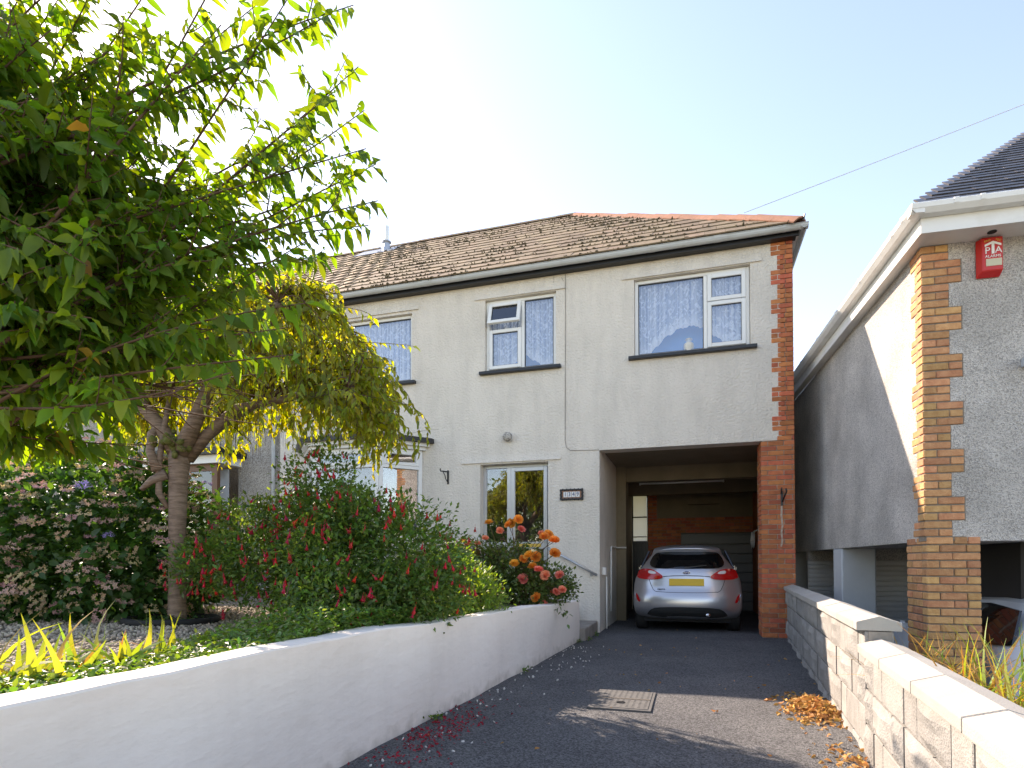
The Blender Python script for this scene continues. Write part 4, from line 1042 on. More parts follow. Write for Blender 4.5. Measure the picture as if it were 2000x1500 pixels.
def patch(name, mt, parent, poly, off, fy=rear_y, sub=3, skirt=.03):
    """polygon in (x,z) draped over the rear surface and stood proud by off"""
    bm = bmesh.new(); vs = [bm.verts.new((p[0],0,p[1])) for p in poly]; bm.faces.new(vs)
    bmesh.ops.triangulate(bm, faces=bm.faces[:])
    for _ in range(sub): bmesh.ops.subdivide_edges(bm, edges=[e for e in bm.edges if e.calc_length() > .07], cuts=1, use_grid_fill=True); bmesh.ops.triangulate(bm, faces=bm.faces[:])
    r_ = bmesh.ops.extrude_face_region(bm, geom=bm.faces[:])
    newv = set(e for e in r_['geom'] if isinstance(e, bmesh.types.BMVert))
    for v in bm.verts: v.co.y = fy(v.co.x, v.co.z) + (skirt-off if v in newv else -off)
    bmesh.ops.recalc_face_normals(bm, faces=bm.faces)
    me = bpy.data.meshes.new(name); bm.to_mesh(me); bm.free(); me.materials.append(mt)
    return put(name, me, parent, True)
def arc(pts, n=6):      # round a polyline slightly (Chaikin)
    P = [Vector(p) for p in pts]
    for _ in range(2):
        Q = []
        for a_, b_ in zip(P, P[1:]+P[:1]): Q += [a_*.75+b_*.25, a_*.25+b_*.75]
        P = Q
    return [tuple(p) for p in P]
def make_car(label, paint, loc, rotz, silver=True):
    t = thing('parked_car', label, 'car', loc, rotz)
    car_body('body', paint, t)
    gw_ = arc([(-.63,1.075),(-.3,1.05),(.3,1.05),(.63,1.075),(.545,1.30),(.42,1.338),(-.42,1.338),(-.545,1.30)])
    rw = patch('rear_window', M['glass_dark'], t, gw_, .006)
    MB().tube([(-.03,rear_y(0,1.06)-.03,1.065),(.06,rear_y(.1,1.075)-.03,1.08),(.32,rear_y(.32,1.10)-.025,1.105)], .008, 6).build('wiper', M['black'], rw, local=True)
    patch('brake_light', M['red_lens'], t, [(-.165,1.352),(.165,1.352),(.165,1.374),(-.165,1.374)], .012, sub=1)
    for s in (-1, 1):
        pl = arc([(.35*s,.915),(.46*s,.865),(.80*s,.875),(.815*s,.95),(.76*s,1.055),(.56*s,1.045),(.47*s,1.0)])
        tl = patch('tail_light', M['red_lens'], t, pl, .012)
        patch('clear_lens', M['clear_lens'], tl, arc([(.465*s,.965),(.62*s,.965),(.62*s,1.025),(.53*s,1.015)]), .016, sub=2)
        pr = arc([(.735*s,.49),(.80*s,.50),(.835*s,.635),(.80*s,.63)])
        rf = patch('bumper_reflector', M['red_lens'], t, pr, .008, sub=1)
        patch('reflector_rim', M['chrome'], rf, arc([(.80*s,.478),(.815*s,.49),(.852*s,.64),(.837*s,.645)]), .010, sub=1)
        # door glass
        q = MB(); x = s*.0
        side = [(.62,1.06),(1.0,1.02),(2.55,.99),(2.85,1.02),(2.2,1.34),(1.3,1.40),(.75,1.36)]
        def sx(y, z): return s*(float(np.interp(z,[1.0,1.40],[.795,.62]))+.006)
        q.add([(sx(y,z),y,z) for y,z in side]+[(sx(y,z)-s*.02,y,z) for y,z in side], [list(range(7)), list(range(13,6,-1))]+[(i,(i+1)%7,7+(i+1)%7,7+i) for i in range(7)])
        q.build('side_window', M['glass_dark'], t, local=True)
        MB().box(*( (.86,.96) if s>0 else (-.96,-.86) ),2.60,2.70,.98,1.09).build('door_mirror', paint, t, local=True, bevel=.03, seg=3)
        for y in (.62, 3.15):
            c = (s*.745, y, .305)
            wh = MB().lathe([(.20,-.095),(.285,-.095),(.303,-.07),(.303,.07),(.285,.095),(.20,.095)], c, 'x', 28).build('wheel', M['rubber'], t, local=True, smooth=True, label=None)
            MB().lathe([(.20,s*.06),(.205,s*.085),(.06,s*.07),(.05,s*.09),(.001,s*.09)], c, 'x', 20).build('rim', M['rim'], wh, local=True)
    pt = patch('number_plate', M['plate_yellow'], t, [(-.275,.772),(.275,.772),(.275,.886),(-.275,.886)], .014, sub=2, fy=lambda x,z: rear_y(0,z)+.0)
    bd = MB(); yb = rear_y(0,.985)
    bd.lathe([(.062,0),(.062,-.012),(.055,-.014)], (0,yb+.004,0), 'y', 24); 
    o = bd.build('badge', M['chrome'], t, local=True); o.location = (0,0,.985); o.scale = (1,1,.45)
    bb = MB().lathe([(.054,-.012),(.054,-.018),(.05,-.019)], (0,yb+.004,0), 'y', 24).build('badge_face', M['badge_blue'], o, local=True)
    if silver:
        text_on('lettering', 'Ford', .042, M['white_print'], t, (0,yb-.0165,.985), sx=1.1, local=True, extrude=.0008)
        text_on('lettering', 'FIESTA', .036, M['black'], t, (-.40,rear_y(-.4,.71)-.004,.71), sx=1.2, local=True, rot=(R(90),0,R(-6)))
    # boot shut line, swage shadow gap, lower valance, exhaust
    def gap(pts, r=.005):
        P = [(x, rear_y(x,z)+.001, z) for x, z in pts]; return MB().tube(P, r, 5)
    gap([(-.60,.868),(-.575,.79),(-.53,.70),(-.49,.672),(-.30,.662),(0,.658),(.30,.662),(.49,.672),(.53,.70),(.575,.79),(.60,.868)]).build('boot_gap', M['black'], t, local=True)
    gap([(-.37,.92),(-.2,.932),(0,.935),(.2,.932),(.37,.92)], .006).build('boot_lip', M['black'], t, local=True)
    patch('valance', M['rubber'], t, arc([(-.66,.24),(.66,.24),(.60,.36),(.46,.425),(-.46,.425),(-.60,.36)]), .010, sub=2)
    MB().tube([(.33,.30,.30),(.33,.02,.30)], .035, 14).build('exhaust', M['chrome'], t, local=True, smooth=True)
    MB().box(-.70,.70,.3,3.8,.16,.26).build('underbody', M['rubber'], t, local=True)
    return t
make_car('silver hatchback with yellow rear plate parked under the car port', M['paint_silver'], (-.10, 9.98, -.01), R(0.4))
make_car('white hatchback in the neighbour undercroft seen past the brick pier', M['paint_white'], (3.50, 5.72, -.66), R(3.0), silver=False)
# ------------------------------------------------------------------ vegetation helpers
def leaf_template(w=.42, droop=.25, fold=.18, seg=4, wave=0, twist=0, skew=0):
    """pointed leaf along +y, unit length: midrib plus two margins; returns quads"""
    ts = np.linspace(0, 1, seg+1); V = []; F = []
    for i, t in enumerate(ts):
        hwid = w*.5*math.sin(math.pi*min(1, t**.8))**.9 if 0 < t < 1 else .004
        z = -droop*t*t; a = twist*t; x0 = skew*t*t
        zl = fold*hwid*1.2+wave*hwid*math.sin(i*2.4); zr = fold*hwid*1.2+wave*hwid*math.sin(i*2.4+2.0)
        c_, s_ = math.cos(a), math.sin(a)
        V += [(x0-hwid*c_-zl*s_, t, z-hwid*s_+zl*c_), (x0, t, z), (x0+hwid*c_-zr*s_, t, z+hwid*s_+zr*c_)]
    for i in range(seg):
        a = i*3; F += [[a,a+1,a+4,a+3],[a+1,a+2,a+5,a+4]]
    return np.array(V), np.array(F)
def basis(d, up, roll):
    """rotation matrices with +y along d; roll about it"""
    d = d/np.linalg.norm(d, axis=1)[:,None]
    x = np.cross(d, up); nx_ = np.linalg.norm(x, axis=1)[:,None]; x = np.where(nx_ < 1e-4, np.array([[1,0,0]]), x/np.maximum(nx_,1e-6))
    z = np.cross(x, d)
    c, s = np.cos(roll)[:,None], np.sin(roll)[:,None]
    x2 = x*c+z*s; z2 = -x*s+z*c
    return np.stack([x2, d, z2], 2)
UPV = np.array([[0,0,1.]])
def curve_pts(p0, p1, sag=0, bend=None, n=8):
    p0, p1 = np.array(p0, float), np.array(p1, float); u = np.linspace(0,1,n)[:,None]
    P = p0+(p1-p0)*u; P[:,2] += sag*4*(u*(1-u))[:,0]
    if bend is not None: P += np.array(bend)*4*u*(1-u)
    return P
def leaves_along(P, spacing, g, length, start=.2, spread=1.0, hang=.55):
    """alternate leaves along a polyline; returns positions, directions, sizes"""
    seg = np.linalg.norm(np.diff(P, axis=0), axis=1); cum = np.concatenate([[0], np.cumsum(seg)]); L = cum[-1]
    s = np.arange(start*L, L, spacing); s = s+g.uniform(-.3,.3,len(s))*spacing; s = np.clip(s, 0, L)
    pos = np.stack([np.interp(s, cum, P[:,k]) for k in range(3)], 1)
    tang = np.stack([np.interp(s, cum, np.gradient(P[:,k])) for k in range(3)], 1); tang /= np.linalg.norm(tang, axis=1)[:,None]+1e-9
    side = np.cross(tang, UPV); side /= np.linalg.norm(side, axis=1)[:,None]+1e-6
    sg = np.where(np.arange(len(s)) % 2 == 0, 1, -1)[:,None]
    d = tang*.55 + side*sg*spread*g.uniform(.5,1.1,(len(s),1)) + np.array([[0,0,-hang]])*g.uniform(.4,1.6,(len(s),1)) + g.normal(size=(len(s),3))*.22
    return pos, d, length*np.clip(g.normal(.95,.25,len(s)),.4,1.5)
def foliage(name, parent, tmpl, pos, d, size, g, material, roll=.5, kind='stuff'):
    rot = basis(np.asarray(d), UPV.repeat(len(d),0), g.normal(size=len(d))*roll)
    return stuff_mesh(name, tmpl[0], tmpl[1], np.asarray(pos), rot, np.asarray(size), material, parent, True)

# ------------------------------------------------------------------ foreground tree at the left, trunk just out of frame
g = np.random.default_rng(101)
FT = thing('broadleaf_tree', 'large leaved green tree overhanging the wall from the left edge', 'tree', (-2.98,1.19,GZ))
tk = MB(); tk.tube([(-2.98,1.19,GZ-.1),(-2.93,1.2,1.2),(-2.8,1.22,1.7),(-2.7,1.26,2.15),(-2.66,1.3,2.8)], [.085,.075,.06,.04,.02], 10)
tk.build('trunk', M['bark'], FT, smooth=True)
TIPS = [(-1.296, 2.04, 3.383), (-1.274, 1.836, 3.15), (-1.229, 1.972, 3.058), (-1.284, 2.108, 3.0), (-1.111, 1.836, 2.617), (-1.188, 2.04, 2.711), (-1.023, 1.768, 2.371), (-1.14, 1.904, 2.381), (-1.346, 1.7, 3.101), (-1.713, 1.972, 3.438), (-1.564, 1.632, 3.012), (-1.204, 1.768, 2.792), (-1.412, 1.972, 2.876), (-1.378, 2.176, 2.75), (-1.363, 1.972, 2.477), (-1.255, 1.7, 2.234), (-1.361, 2.04, 2.369), (-1.765, 1.428, 2.916), (-2.096, 1.904, 3.374)]
LOW = [(-1.156, 1.564, 1.948), (-1.129, 1.496, 1.76), (-1.258, 1.36, 1.674), (-1.442, 1.836, 2.009), (-1.683, 1.7, 1.722)]
UPR = [(-1.972, 1.768, 3.49), (-2.244, 1.7, 3.422), (-1.666, 1.836, 3.592), (-2.516, 1.564, 3.354)]
LP = []; LD = []; LS = []
wood = MB()
def addl(P, sp, ln, start=.2, hang=.55):
    a_, b_, c_ = leaves_along(P, sp, g, ln, start, 1.0, hang); LP.append(a_); LD.append(b_); LS.append(c_)
def branch(p0, p1, r0, sag, sp, ln, start, nt, tl, hang=.55):
    P = curve_pts(p0, p1, sag, g.normal(size=3)*.035, 9)
    wood.tube([tuple(p) for p in P], list(np.linspace(r0, .0018, 9)), 5); addl(P, sp, ln, start, hang)
    main = P[-1]-P[0]; main /= np.linalg.norm(main)
    for _ in range(nt):
        u = g.uniform(.3,.93); q = P[min(8,int(u*8))]
        dd = main*g.uniform(.5,1.0)+g.normal(size=3)*.38+np.array([.05,0,.12]); dd /= np.linalg.norm(dd)
        T = curve_pts(q, q+dd*tl*g.uniform(.5,1.1)*(1.15-u*.6), -.015, None, 5)
        wood.tube([tuple(p) for p in T], list(np.linspace(.003,.0013,5)), 4); addl(T, sp, ln*.95, .12, hang)
for tp in TIPS:
    root = np.array([-2.28,1.4,1.96])+g.normal(size=3)*np.array([.17,.14,.17])
    root[2] += .2*(tp[2]-2.6)-.08
    branch(root, tp, .008, .034, .0175, .066, .2, 7, .30)
for tp in UPR: branch(np.array([-2.45,1.43,2.2])+g.normal(size=3)*.13, tp, .008, .014, .018, .066, .2, 7, .34)
for tp in LOW:
    root = np.array([-2.38,1.29,1.69])+g.normal(size=3)*np.array([.1,.08,.08])
    branch(root, tp, .007, .02, .022, .076, .25, 4, .22, .7)
for i in range(45):     # high left of the crown
    tp = np.array([g.uniform(-2.75,-2.0), g.uniform(1.25,1.95), g.uniform(2.45,3.35)])
    branch(np.array([-2.7,1.26,g.uniform(2.0,2.7)]), tp, .007, .02, .024, .074, .2, 6, .29, .6)
for i in range(200):    # dense inner crown filling the left of the picture
    tp = np.array([g.uniform(-2.95,-1.66), g.uniform(1.15,2.3), 0.]); dx = (tp[0]+2.95)/1.29
    tp[2] = g.uniform(1.53+.42*max(0,dx-.45), 3.42-.55*dx)
    if tp[2] > 2.62: tp[0] = min(tp[0], -1.98-g.uniform(0,.5))
    root = np.array([-2.72,1.26,g.uniform(1.5,2.6)])
    branch(root, tp, .007, .027, .024, .078, .25, 6, .29, .7)
wood.build('branches', M['twig'], FT, smooth=True, fix=False, kind='stuff')
LP, LD, LS = np.concatenate(LP), np.concatenate(LD), np.concatenate(LS)
zc_ = -LP[:,0]*.2934+LP[:,1]*.956; el_ = (LP[:,2]-1.13)/zc_; rt_ = LP[:,0]/LP[:,1]
keep = (LP[:,1] > .8) & ((rt_ < -1.2) | (el_ > .335)) & ((rt_ < -1.45) | (el_ > .19))      # the crown is lifted clear over the path side
LP, LD, LS = LP[keep], LD[keep], LS[keep]
rot = basis(LD, UPV.repeat(len(LD),0), g.normal(size=len(LD))*.6)
TL = [leaf_template(.36,.22,.35,6,.25,.3,.05), leaf_template(.40,.45,.25,6,.35,-.5,-.10), leaf_template(.32,.6,.5,6,.3,.9,.12), leaf_template(.38,.1,.6,6,.5,-.8,.03)]
# the leaves that show largest: nearest the camera and within the frame
dist = np.linalg.norm(LP-np.array([0,0,1.13]), axis=1)
inframe = (LP[:,0]/LP[:,1] > -1.5)
score = np.where(inframe, LS/dist, 0)*g.uniform(.55,1.0,len(LS))
order = np.argsort(-score); single = order[:300]; rest = order[300:]
TLM = [mesh_np('leaf', t_[0], t_[1], M['leaf_obj'], True) for t_ in TL]; TLO = mesh_np('leaf', TL[1][0], TL[1][1], M['leaf_old'], True)
for j in single:
    me = TLO if g.random() < .02 else TLM[int(g.integers(4))]
    o = put('leaf', me, FT); o.location = LP[j]; o.rotation_euler = Matrix(rot[j].tolist()).to_euler(); o.scale = (LS[j],)*3
for k_ in range(4):
    sel = rest[k_::4]
    V, F = scatter(TL[k_][0], TL[k_][1], LP[sel], rot[sel], LS[sel])
    put('foliage', mesh_np('foliage', V, F, M['leaf_big'], True), FT, kind='stuff')

# ------------------------------------------------------------------ weeping cherry
g = np.random.default_rng(202)
CT = thing('cherry_tree', 'weeping cherry tree with forked trunk and yellowing leaves in the gravel bed', 'tree', (-4.40,4.15,GZ))
def limb(P, r, n=10): 
    return [tuple(p) for p in P], r
t1 = MB()
t1.tube([(-4.39,4.15,GZ-.05),(-4.395,4.15,GZ+.06),(-4.40,4.15,.95),(-4.405,4.15,1.4),(-4.40,4.15,1.8),(-4.39,4.15,2.05),(-4.385,4.16,2.24)], [.105,.076,.069,.070,.076,.088,.075], 14)
t1.build('trunk', M['bark'], CT, smooth=True)
LIMBS = [([(-4.37,4.15,2.12),(-4.20,4.12,2.36),(-4.05,4.1,2.60),(-3.93,4.12,2.85),(-3.75,4.2,3.15),(-3.45,4.3,3.42)], [.085,.066,.058,.05,.04,.022]),
         ([(-4.36,4.2,2.08),(-4.12,4.25,2.34),(-3.9,4.3,2.52),(-3.62,4.35,2.56),(-3.25,4.4,2.62),(-2.9,4.5,2.6)], [.07,.048,.042,.036,.03,.016]),
         ([(-4.42,4.15,2.12),(-4.56,4.1,2.36),(-4.66,4.05,2.50),(-4.85,4.0,2.72),(-5.1,4.05,2.95),(-5.5,4.1,3.05)], [.075,.062,.055,.046,.036,.02]),
         ([(-4.54,4.1,2.38),(-4.60,4.05,2.28),(-4.58,4.02,2.12),(-4.52,4.04,1.95)], [.04,.036,.036,.045]),
         ([(-4.46,4.10,1.62),(-4.52,4.06,1.75),(-4.525,4.06,2.0),(-4.50,4.08,2.3),(-4.45,4.1,2.62)], [.02,.028,.026,.024,.02]),
         ([(-4.46,4.08,1.92),(-4.56,4.02,1.86),(-4.64,3.99,1.78)], [.05,.034,.022]),
         ([(-4.38,4.22,2.15),(-4.3,4.6,2.5),(-4.1,5.0,2.85),(-3.8,5.4,3.1)], [.06,.045,.034,.02])]
for P_, r_ in LIMBS:
    m = MB(); m.tube(P_, r_, 9); m.build('limb', M['bark'], CT, smooth=True)
P = np.array([[-4.39,4.08,2.18]])+g.normal(size=(26,3))*np.array([.07,.04,.045])
stuff_mesh('moss', ICO_V, ICO_F, P, rand_rot(26,g), g.uniform(.02,.045,(26,3)), M['moss_green'], CT)
# weeping twigs
wood = MB(); LP = []; LD = []; LS = []
CC = np.array([-3.80,4.85,2.75])
limbpts = []
for P_, r_ in LIMBS:
    P_ = np.array(P_); limbpts.append(P_[1:])
limbpts = np.concatenate(limbpts); limbpts = limbpts[limbpts[:,2] > 2.3]
def umbrella(a, rr):     # height of the crown dome in plan polar coordinates
    return 3.82-.80*rr**2.4
for i in range(360):
    a = g.uniform(0, 2*math.pi); rr = math.sqrt(g.uniform(.02,1))
    rx = .95 if math.cos(a) > 0 else 1.6
    top = np.array([CC[0]+rx*rr*math.cos(a), CC[1]+1.05*rr*math.sin(a), umbrella(a,rr)-g.random()**1.4*(.75 if math.cos(a) > -.1 else .35)])
    if top[0] < -4.2: top[2] -= .35*min(1, (-4.2-top[0]))
    q = limbpts[np.argmin(np.linalg.norm(limbpts-top, axis=1)+g.uniform(0,.5,len(limbpts)))]
    A_ = curve_pts(q, top, .12, g.normal(size=3)*.06, 6)
    wood.tube([tuple(p) for p in A_], list(np.linspace(.010,.004,6)), 4)
    a1, b1, c1 = leaves_along(A_, .040, g, .078, .3, 1.0, .4); LP.append(a1); LD.append(b1); LS.append(c1)
    for _ in range(3):
        out = np.array([math.cos(a)*.7+g.normal()*.7, math.sin(a)*.7+g.normal()*.7, 0])*g.uniform(.1,.30)
        drop = g.uniform(.02,.42 if rr < .6 else .72)*(.45+.75*rr)
        s_ = A_[int(g.integers(3,6))]
        e = s_+out; e[2] -= drop
        e[2] = max(e[2], 1.98+g.uniform(0,.3)+ (.25 if e[0] < -3.5 else 0))
        T = curve_pts(s_, e, .10*drop, out*.35, 6)
        wood.tube([tuple(p) for p in T], list(np.linspace(.004,.0015,6)), 3)
        a1, b1, c1 = leaves_along(T, .034, g, .080, .05, 1.1, .45); LP.append(a1); LD.append(b1); LS.append(c1)
wood.build('twigs', M['twig'], CT, smooth=True, fix=False, kind='stuff')
LP, LD, LS = np.concatenate(LP), np.concatenate(LD), np.concatenate(LS)
# keep the heart of the fork open, as in the photograph
op = (np.abs(LP[:,0]+4.3) < .62) & (LP[:,2] < 2.62) & (g.random(len(LP)) < .93)
LP, LD, LS = LP[~op], LD[~op], LS[~op]
foliage('crown', CT, leaf_template(.38,.4,.3,4,.3,.5,.06), LP, LD, LS, g, M['leaf_cherry'], .7)

# ------------------------------------------------------------------ shrubs built from lobes
def lobes_points(lobes, n, g, shell=.55):
    """points through a union of ellipsoids, biased to the outside; returns points and outward directions"""
    w = np.array([l[1][0]*l[1][1]*l[1][2] for l in lobes])**(2/3); w = w/w.sum()
    k = g.choice(len(lobes), n, p=w); u = g.normal(size=(n,3)); u /= np.linalg.norm(u, axis=1)[:,None]
    r_ = shell+(1-shell)*g.random(n)**.6; r_ *= 1+.10*g.normal(size=n)
    c = np.array([l[0] for l in lobes])[k]; s = np.array([l[1] for l in lobes])[k]
    return c+u*s*r_[:,None], u
def inside_any(P, lobes, f=.72):
    r_ = np.zeros(len(P), int)
    for c, s in lobes: r_ += (((P-np.array(c))/(np.array(s)*f))**2).sum(1) < 1
    return r_ > 0
def shrub(name, label, cat, base, lobes, n, leafw, size, material, g, lift=.35, stems=14, shell=.55, leafseg=2, zmin=GZ-.02, droop=.25, clump=5):
    t = thing(name, label, cat, base)
    nc = n//clump
    P, U = lobes_points(lobes, nc, g, shell)
    P = np.repeat(P, clump, 0)+g.normal(size=(nc*clump,3))*size*.75; U = np.repeat(U, clump, 0)
    d = U*.7+np.array([[0,0,lift]])+g.normal(size=P.shape)*.55
    ok = P[:,2] > zmin; P, d = P[ok], d[ok]
    foliage('foliage', t, leaf_template(leafw, droop, .25, leafseg), P, d, size*g.uniform(.6,1.25,len(P)), g, material, .7)
    wood = MB(); b = np.array(base)
    for i in range(stems):
        e, _ = lobes_points(lobes, 1, g, .5); e = e[0]; e[2] = max(e[2], base[2]+.25)
        p0 = b+np.array([g.normal()*.10, g.normal()*.10, 0])
        C_ = curve_pts(p0, e, .10, g.normal(size=3)*.08, 6); wood.tube([tuple(p) for p in C_], list(np.linspace(.011,.003,6)), 4)
    wood.build('stems', M['twig'], t, smooth=True, fix=False, kind='stuff')
    return t
# hydrangea: dark mound studded with faded lacecap heads
g = np.random.default_rng(303)
HL = [((-5.75,4.55,1.30),(1.10,.95,.98)),((-5.05,4.45,1.20),(.62,.62,.78)),((-6.6,4.6,1.35),(1.0,.9,1.0)),((-5.5,4.2,1.0),(.9,.6,.6)),((-6.4,3.75,1.15),(.8,.6,.75))]
HY = shrub('hydrangea_bush', 'tall dark hydrangea bush covered in faded pink lacecap heads', 'shrub', (-5.75,4.5,GZ), HL, 17000, .55, .095, M['leaf_hyd'], g, lift=.1, shell=.72, leafseg=3)
def floret_mesh(name, mt, seed, nf=13):
    gg = np.random.default_rng(seed); V = []; F = []
    for i in range(nf):
        a = 2*math.pi*i/nf*1.0+gg.uniform(-.3,.3); rr = .045*math.sqrt(gg.uniform(.3,1)); c = np.array([rr*math.cos(a), rr*math.sin(a), .006*gg.normal()])
        tilt = Euler((gg.normal()*.5, gg.normal()*.5, gg.uniform(0,6.3))).to_matrix()
        for k in range(4):
            b_ = k*math.pi/2; pts = [(0,0,0),(.010*math.cos(b_-.6),.010*math.sin(b_-.6),.002),(.0185*math.cos(b_),.0185*math.sin(b_),.004),(.010*math.cos(b_+.6),.010*math.sin(b_+.6),.002)]
            n0 = len(V); V += [tuple(np.array(tilt @ Vector(p))+c) for p in pts]; F.append([n0,n0+1,n0+2,n0+3])
    return mesh_np(name, V, F, mt, False)
HM_ = [floret_mesh('flower_head', M['hyd_pink'], i) for i in range(3)]+[floret_mesh('flower_head', M['hyd_cream'], 9+i) for i in range(3)]
HLI = floret_mesh('flower_head', M['hyd_lilac'], 30)
cand, U = lobes_points(HL, 4000, g, .97)
camp = np.array([0,0,1.13]); vd = camp-cand; vd /= np.linalg.norm(vd, axis=1)[:,None]
ok = ((U*vd).sum(1) > .05) & ~inside_any(cand, HL, .93) & (cand[:,2] > GZ+.1) & (cand[:,0]/cand[:,1] > -1.75)
cand, U = cand[ok], U[ok]
sel = []
for i in range(len(cand)):
    if all(np.linalg.norm(cand[i]-cand[j]) > .098 for j in sel): sel.append(i)
    if len(sel) >= 300: break
for i in sel:
    n_ = U[i]*.75+np.array([0,0,.75])+g.normal(size=3)*.15
    me = HLI if g.random() < .025 else HM_[int(g.integers(6))]
    o = put('flower_head', me, HY); o.location = cand[i]+U[i]*.05; o.rotation_euler = Vector(n_).to_track_quat('Z','Y').to_euler(); o.scale = (g.uniform(.95,1.5),)*3
# fuchsia
g = np.random.default_rng(404)
FL = [((-2.324, 4.352, 1.122), (0.608, 0.634, 0.524)), ((-2.831, 4.436, 1.147), (0.718, 0.634, 0.558)), ((-2.07, 4.098, 0.919), (0.355, 0.422, 0.338)), ((-3.169, 4.521, 1.76), (0.34, 0.3, 0.48)), ((-3.55, 4.7, 1.42), (.42, .4, .40)), ((-3.549, 4.225, 1.206), (0.524, 0.422, 0.287)), ((-3.76, 4.309, 1.485), (0.296, 0.296, 0.211)), ((-3.0, 4.394, 1.544), (0.422, 0.338, 0.287)), ((-2.619, 4.225, 1.485), (0.422, 0.338, 0.254)), ((-3.929, 4.098, 1.105), (0.38, 0.338, 0.254)), ((-3.38, 4.056, 1.003), (0.422, 0.338, 0.254)), ((-2.55, 3.75, 0.86), (0.42, 0.42, 0.28)), ((-2.12, 4.55, 0.88), (0.34, 0.5, 0.3)), ((-2.75, 4.05, 1.05), (0.5, 0.45, 0.42))]
FU = shrub('fuchsia_bush', 'spreading fuchsia bush with hanging red flowers behind the garden wall', 'shrub', (-2.68,4.35,GZ), FL, 40000, .5, .050, M['leaf_fuch'], g, lift=.25, stems=40, shell=.45, leafseg=2)
def fuchsia_mesh(name):
    m = MB(); m.tube([(0,0,0),(0,.002,-.03)], .0012, 4); m.lathe([(.002,-.03),(.006,-.034),(.005,-.048),(.006,-.052)], (0,0,0), n=6)
    m.lathe([(.006,-.05),(.011,-.062),(.009,-.075)], (0,0,0), n=6)
    for k in range(4):
        a = k*math.pi/2; c, s = math.cos(a), math.sin(a)
        m.add([(c*.004-s*.006,s*.004+c*.006,-.05),(c*.004+s*.006,s*.004-c*.006,-.05),(c*.02,s*.02,-.082)], [(0,1,2)])
    return m.mesh(name, M['fuch_red'], fix=False)
FM = fuchsia_mesh('flower')
cand, U = lobes_points(FL, 3000, g, .93); vd = camp-cand; vd /= np.linalg.norm(vd, axis=1)[:,None]
ok = ((U*vd).sum(1) > -.05) & ~inside_any(cand, FL, .88) & (cand[:,2] > GZ+.12)
cand = cand[ok][:225]
for c_ in cand:
    for _ in range(1 if g.random() < .7 else 2):
        if sum(1 for ch in FU.children if ch.name.startswith('flower')) >= 0: pass
        o = put('flower', FM, FU); o.location = c_+g.normal(size=3)*.03+np.array([0,-.04,0]); o.rotation_euler = (g.normal()*.3,g.normal()*.3,g.uniform(0,6)); s_ = g.uniform(.75,1.2); o.scale = (s_,)*3
# bright green shrub
g = np.random.default_rng(505)
shrub('evergreen_shrub', 'low bright green leafy shrub between the fuchsia and the roses', 'shrub', (-2.2,5.6,GZ), [((-2.28,5.65,.86),(.30,.38,.33)),((-2.02,5.45,.76),(.24,.35,.22)),((-2.45,5.8,1.02),(.24,.3,.26))], 6500, .38, .055, M['leaf_eu'], g, lift=.7, shell=.5)
# roses
g = np.random.default_rng(606)
RL = [((-2.35,7.55,1.08),(.42,.4,.36)),((-1.85,7.55,.86),(.32,.4,.26)),((-2.75,7.5,1.12),(.3,.35,.30)),((-2.1,7.4,.78),(.45,.35,.22)),((-1.62,7.6,.82),(.18,.25,.16)),((-2.95,7.35,1.0),(.3,.3,.3)),((-2.55,7.2,.85),(.4,.3,.25))]
RO = shrub('rose_bush', 'rose bush with orange and salmon blooms in front of the door', 'shrub', (-2.25,7.55,GZ-.05), RL, 9500, .55, .058, M['leaf_rose'], g, lift=.3, stems=26, shell=.3)
P, U = lobes_points([((-2.92,7.3,1.24),(.26,.26,.20))], 800, g, .3)
foliage('young_leaves', RO, leaf_template(.5,.25,.25,2), P, U+g.normal(size=P.shape)*.5, g.uniform(.025,.045,len(P)), g, M['leaf_rose_red'])
def rose_mesh(name, mt, seed):
    gg = np.random.default_rng(seed); V = []; F = []
    for ring, (npet, r0, tilt, ln) in enumerate([(7,.012,.35,.036),(7,.014,.75,.038),(6,.011,1.05,.036),(5,.007,1.25,.033),(3,.003,1.45,.030)]):
        for k in range(npet):
            a = 2*math.pi*k/npet+ring*.5+gg.uniform(-.2,.2); ct, st = math.cos(tilt+gg.normal()*.12), math.sin(tilt)
            ax = np.array([math.cos(a),math.sin(a),0]); tg = np.array([-math.sin(a),math.cos(a),0]); upz = np.array([0,0,1.])
            dirv = ax*ct+upz*st; n0 = len(V); nrm = upz*ct-ax*st
            b0 = ax*r0*.4; w = .034
            V += [tuple(b0-tg*.006), tuple(b0+tg*.006), tuple(b0+dirv*ln*.6+tg*w*.5+nrm*.006), tuple(b0+dirv*ln+tg*w*.3+nrm*.001), tuple(b0+dirv*ln-tg*w*.3+nrm*.001), tuple(b0+dirv*ln*.6-tg*w*.5+nrm*.006)]
            F.append([n0,n0+1,n0+2,n0+3,n0+4,n0+5])
    return mesh_np(name, V, F, mt, True)
RMo = [rose_mesh('bloom', M['rose_orange'], i) for i in range(3)]; RMp = [rose_mesh('bloom', M['rose_pink'], 5+i) for i in range(3)]
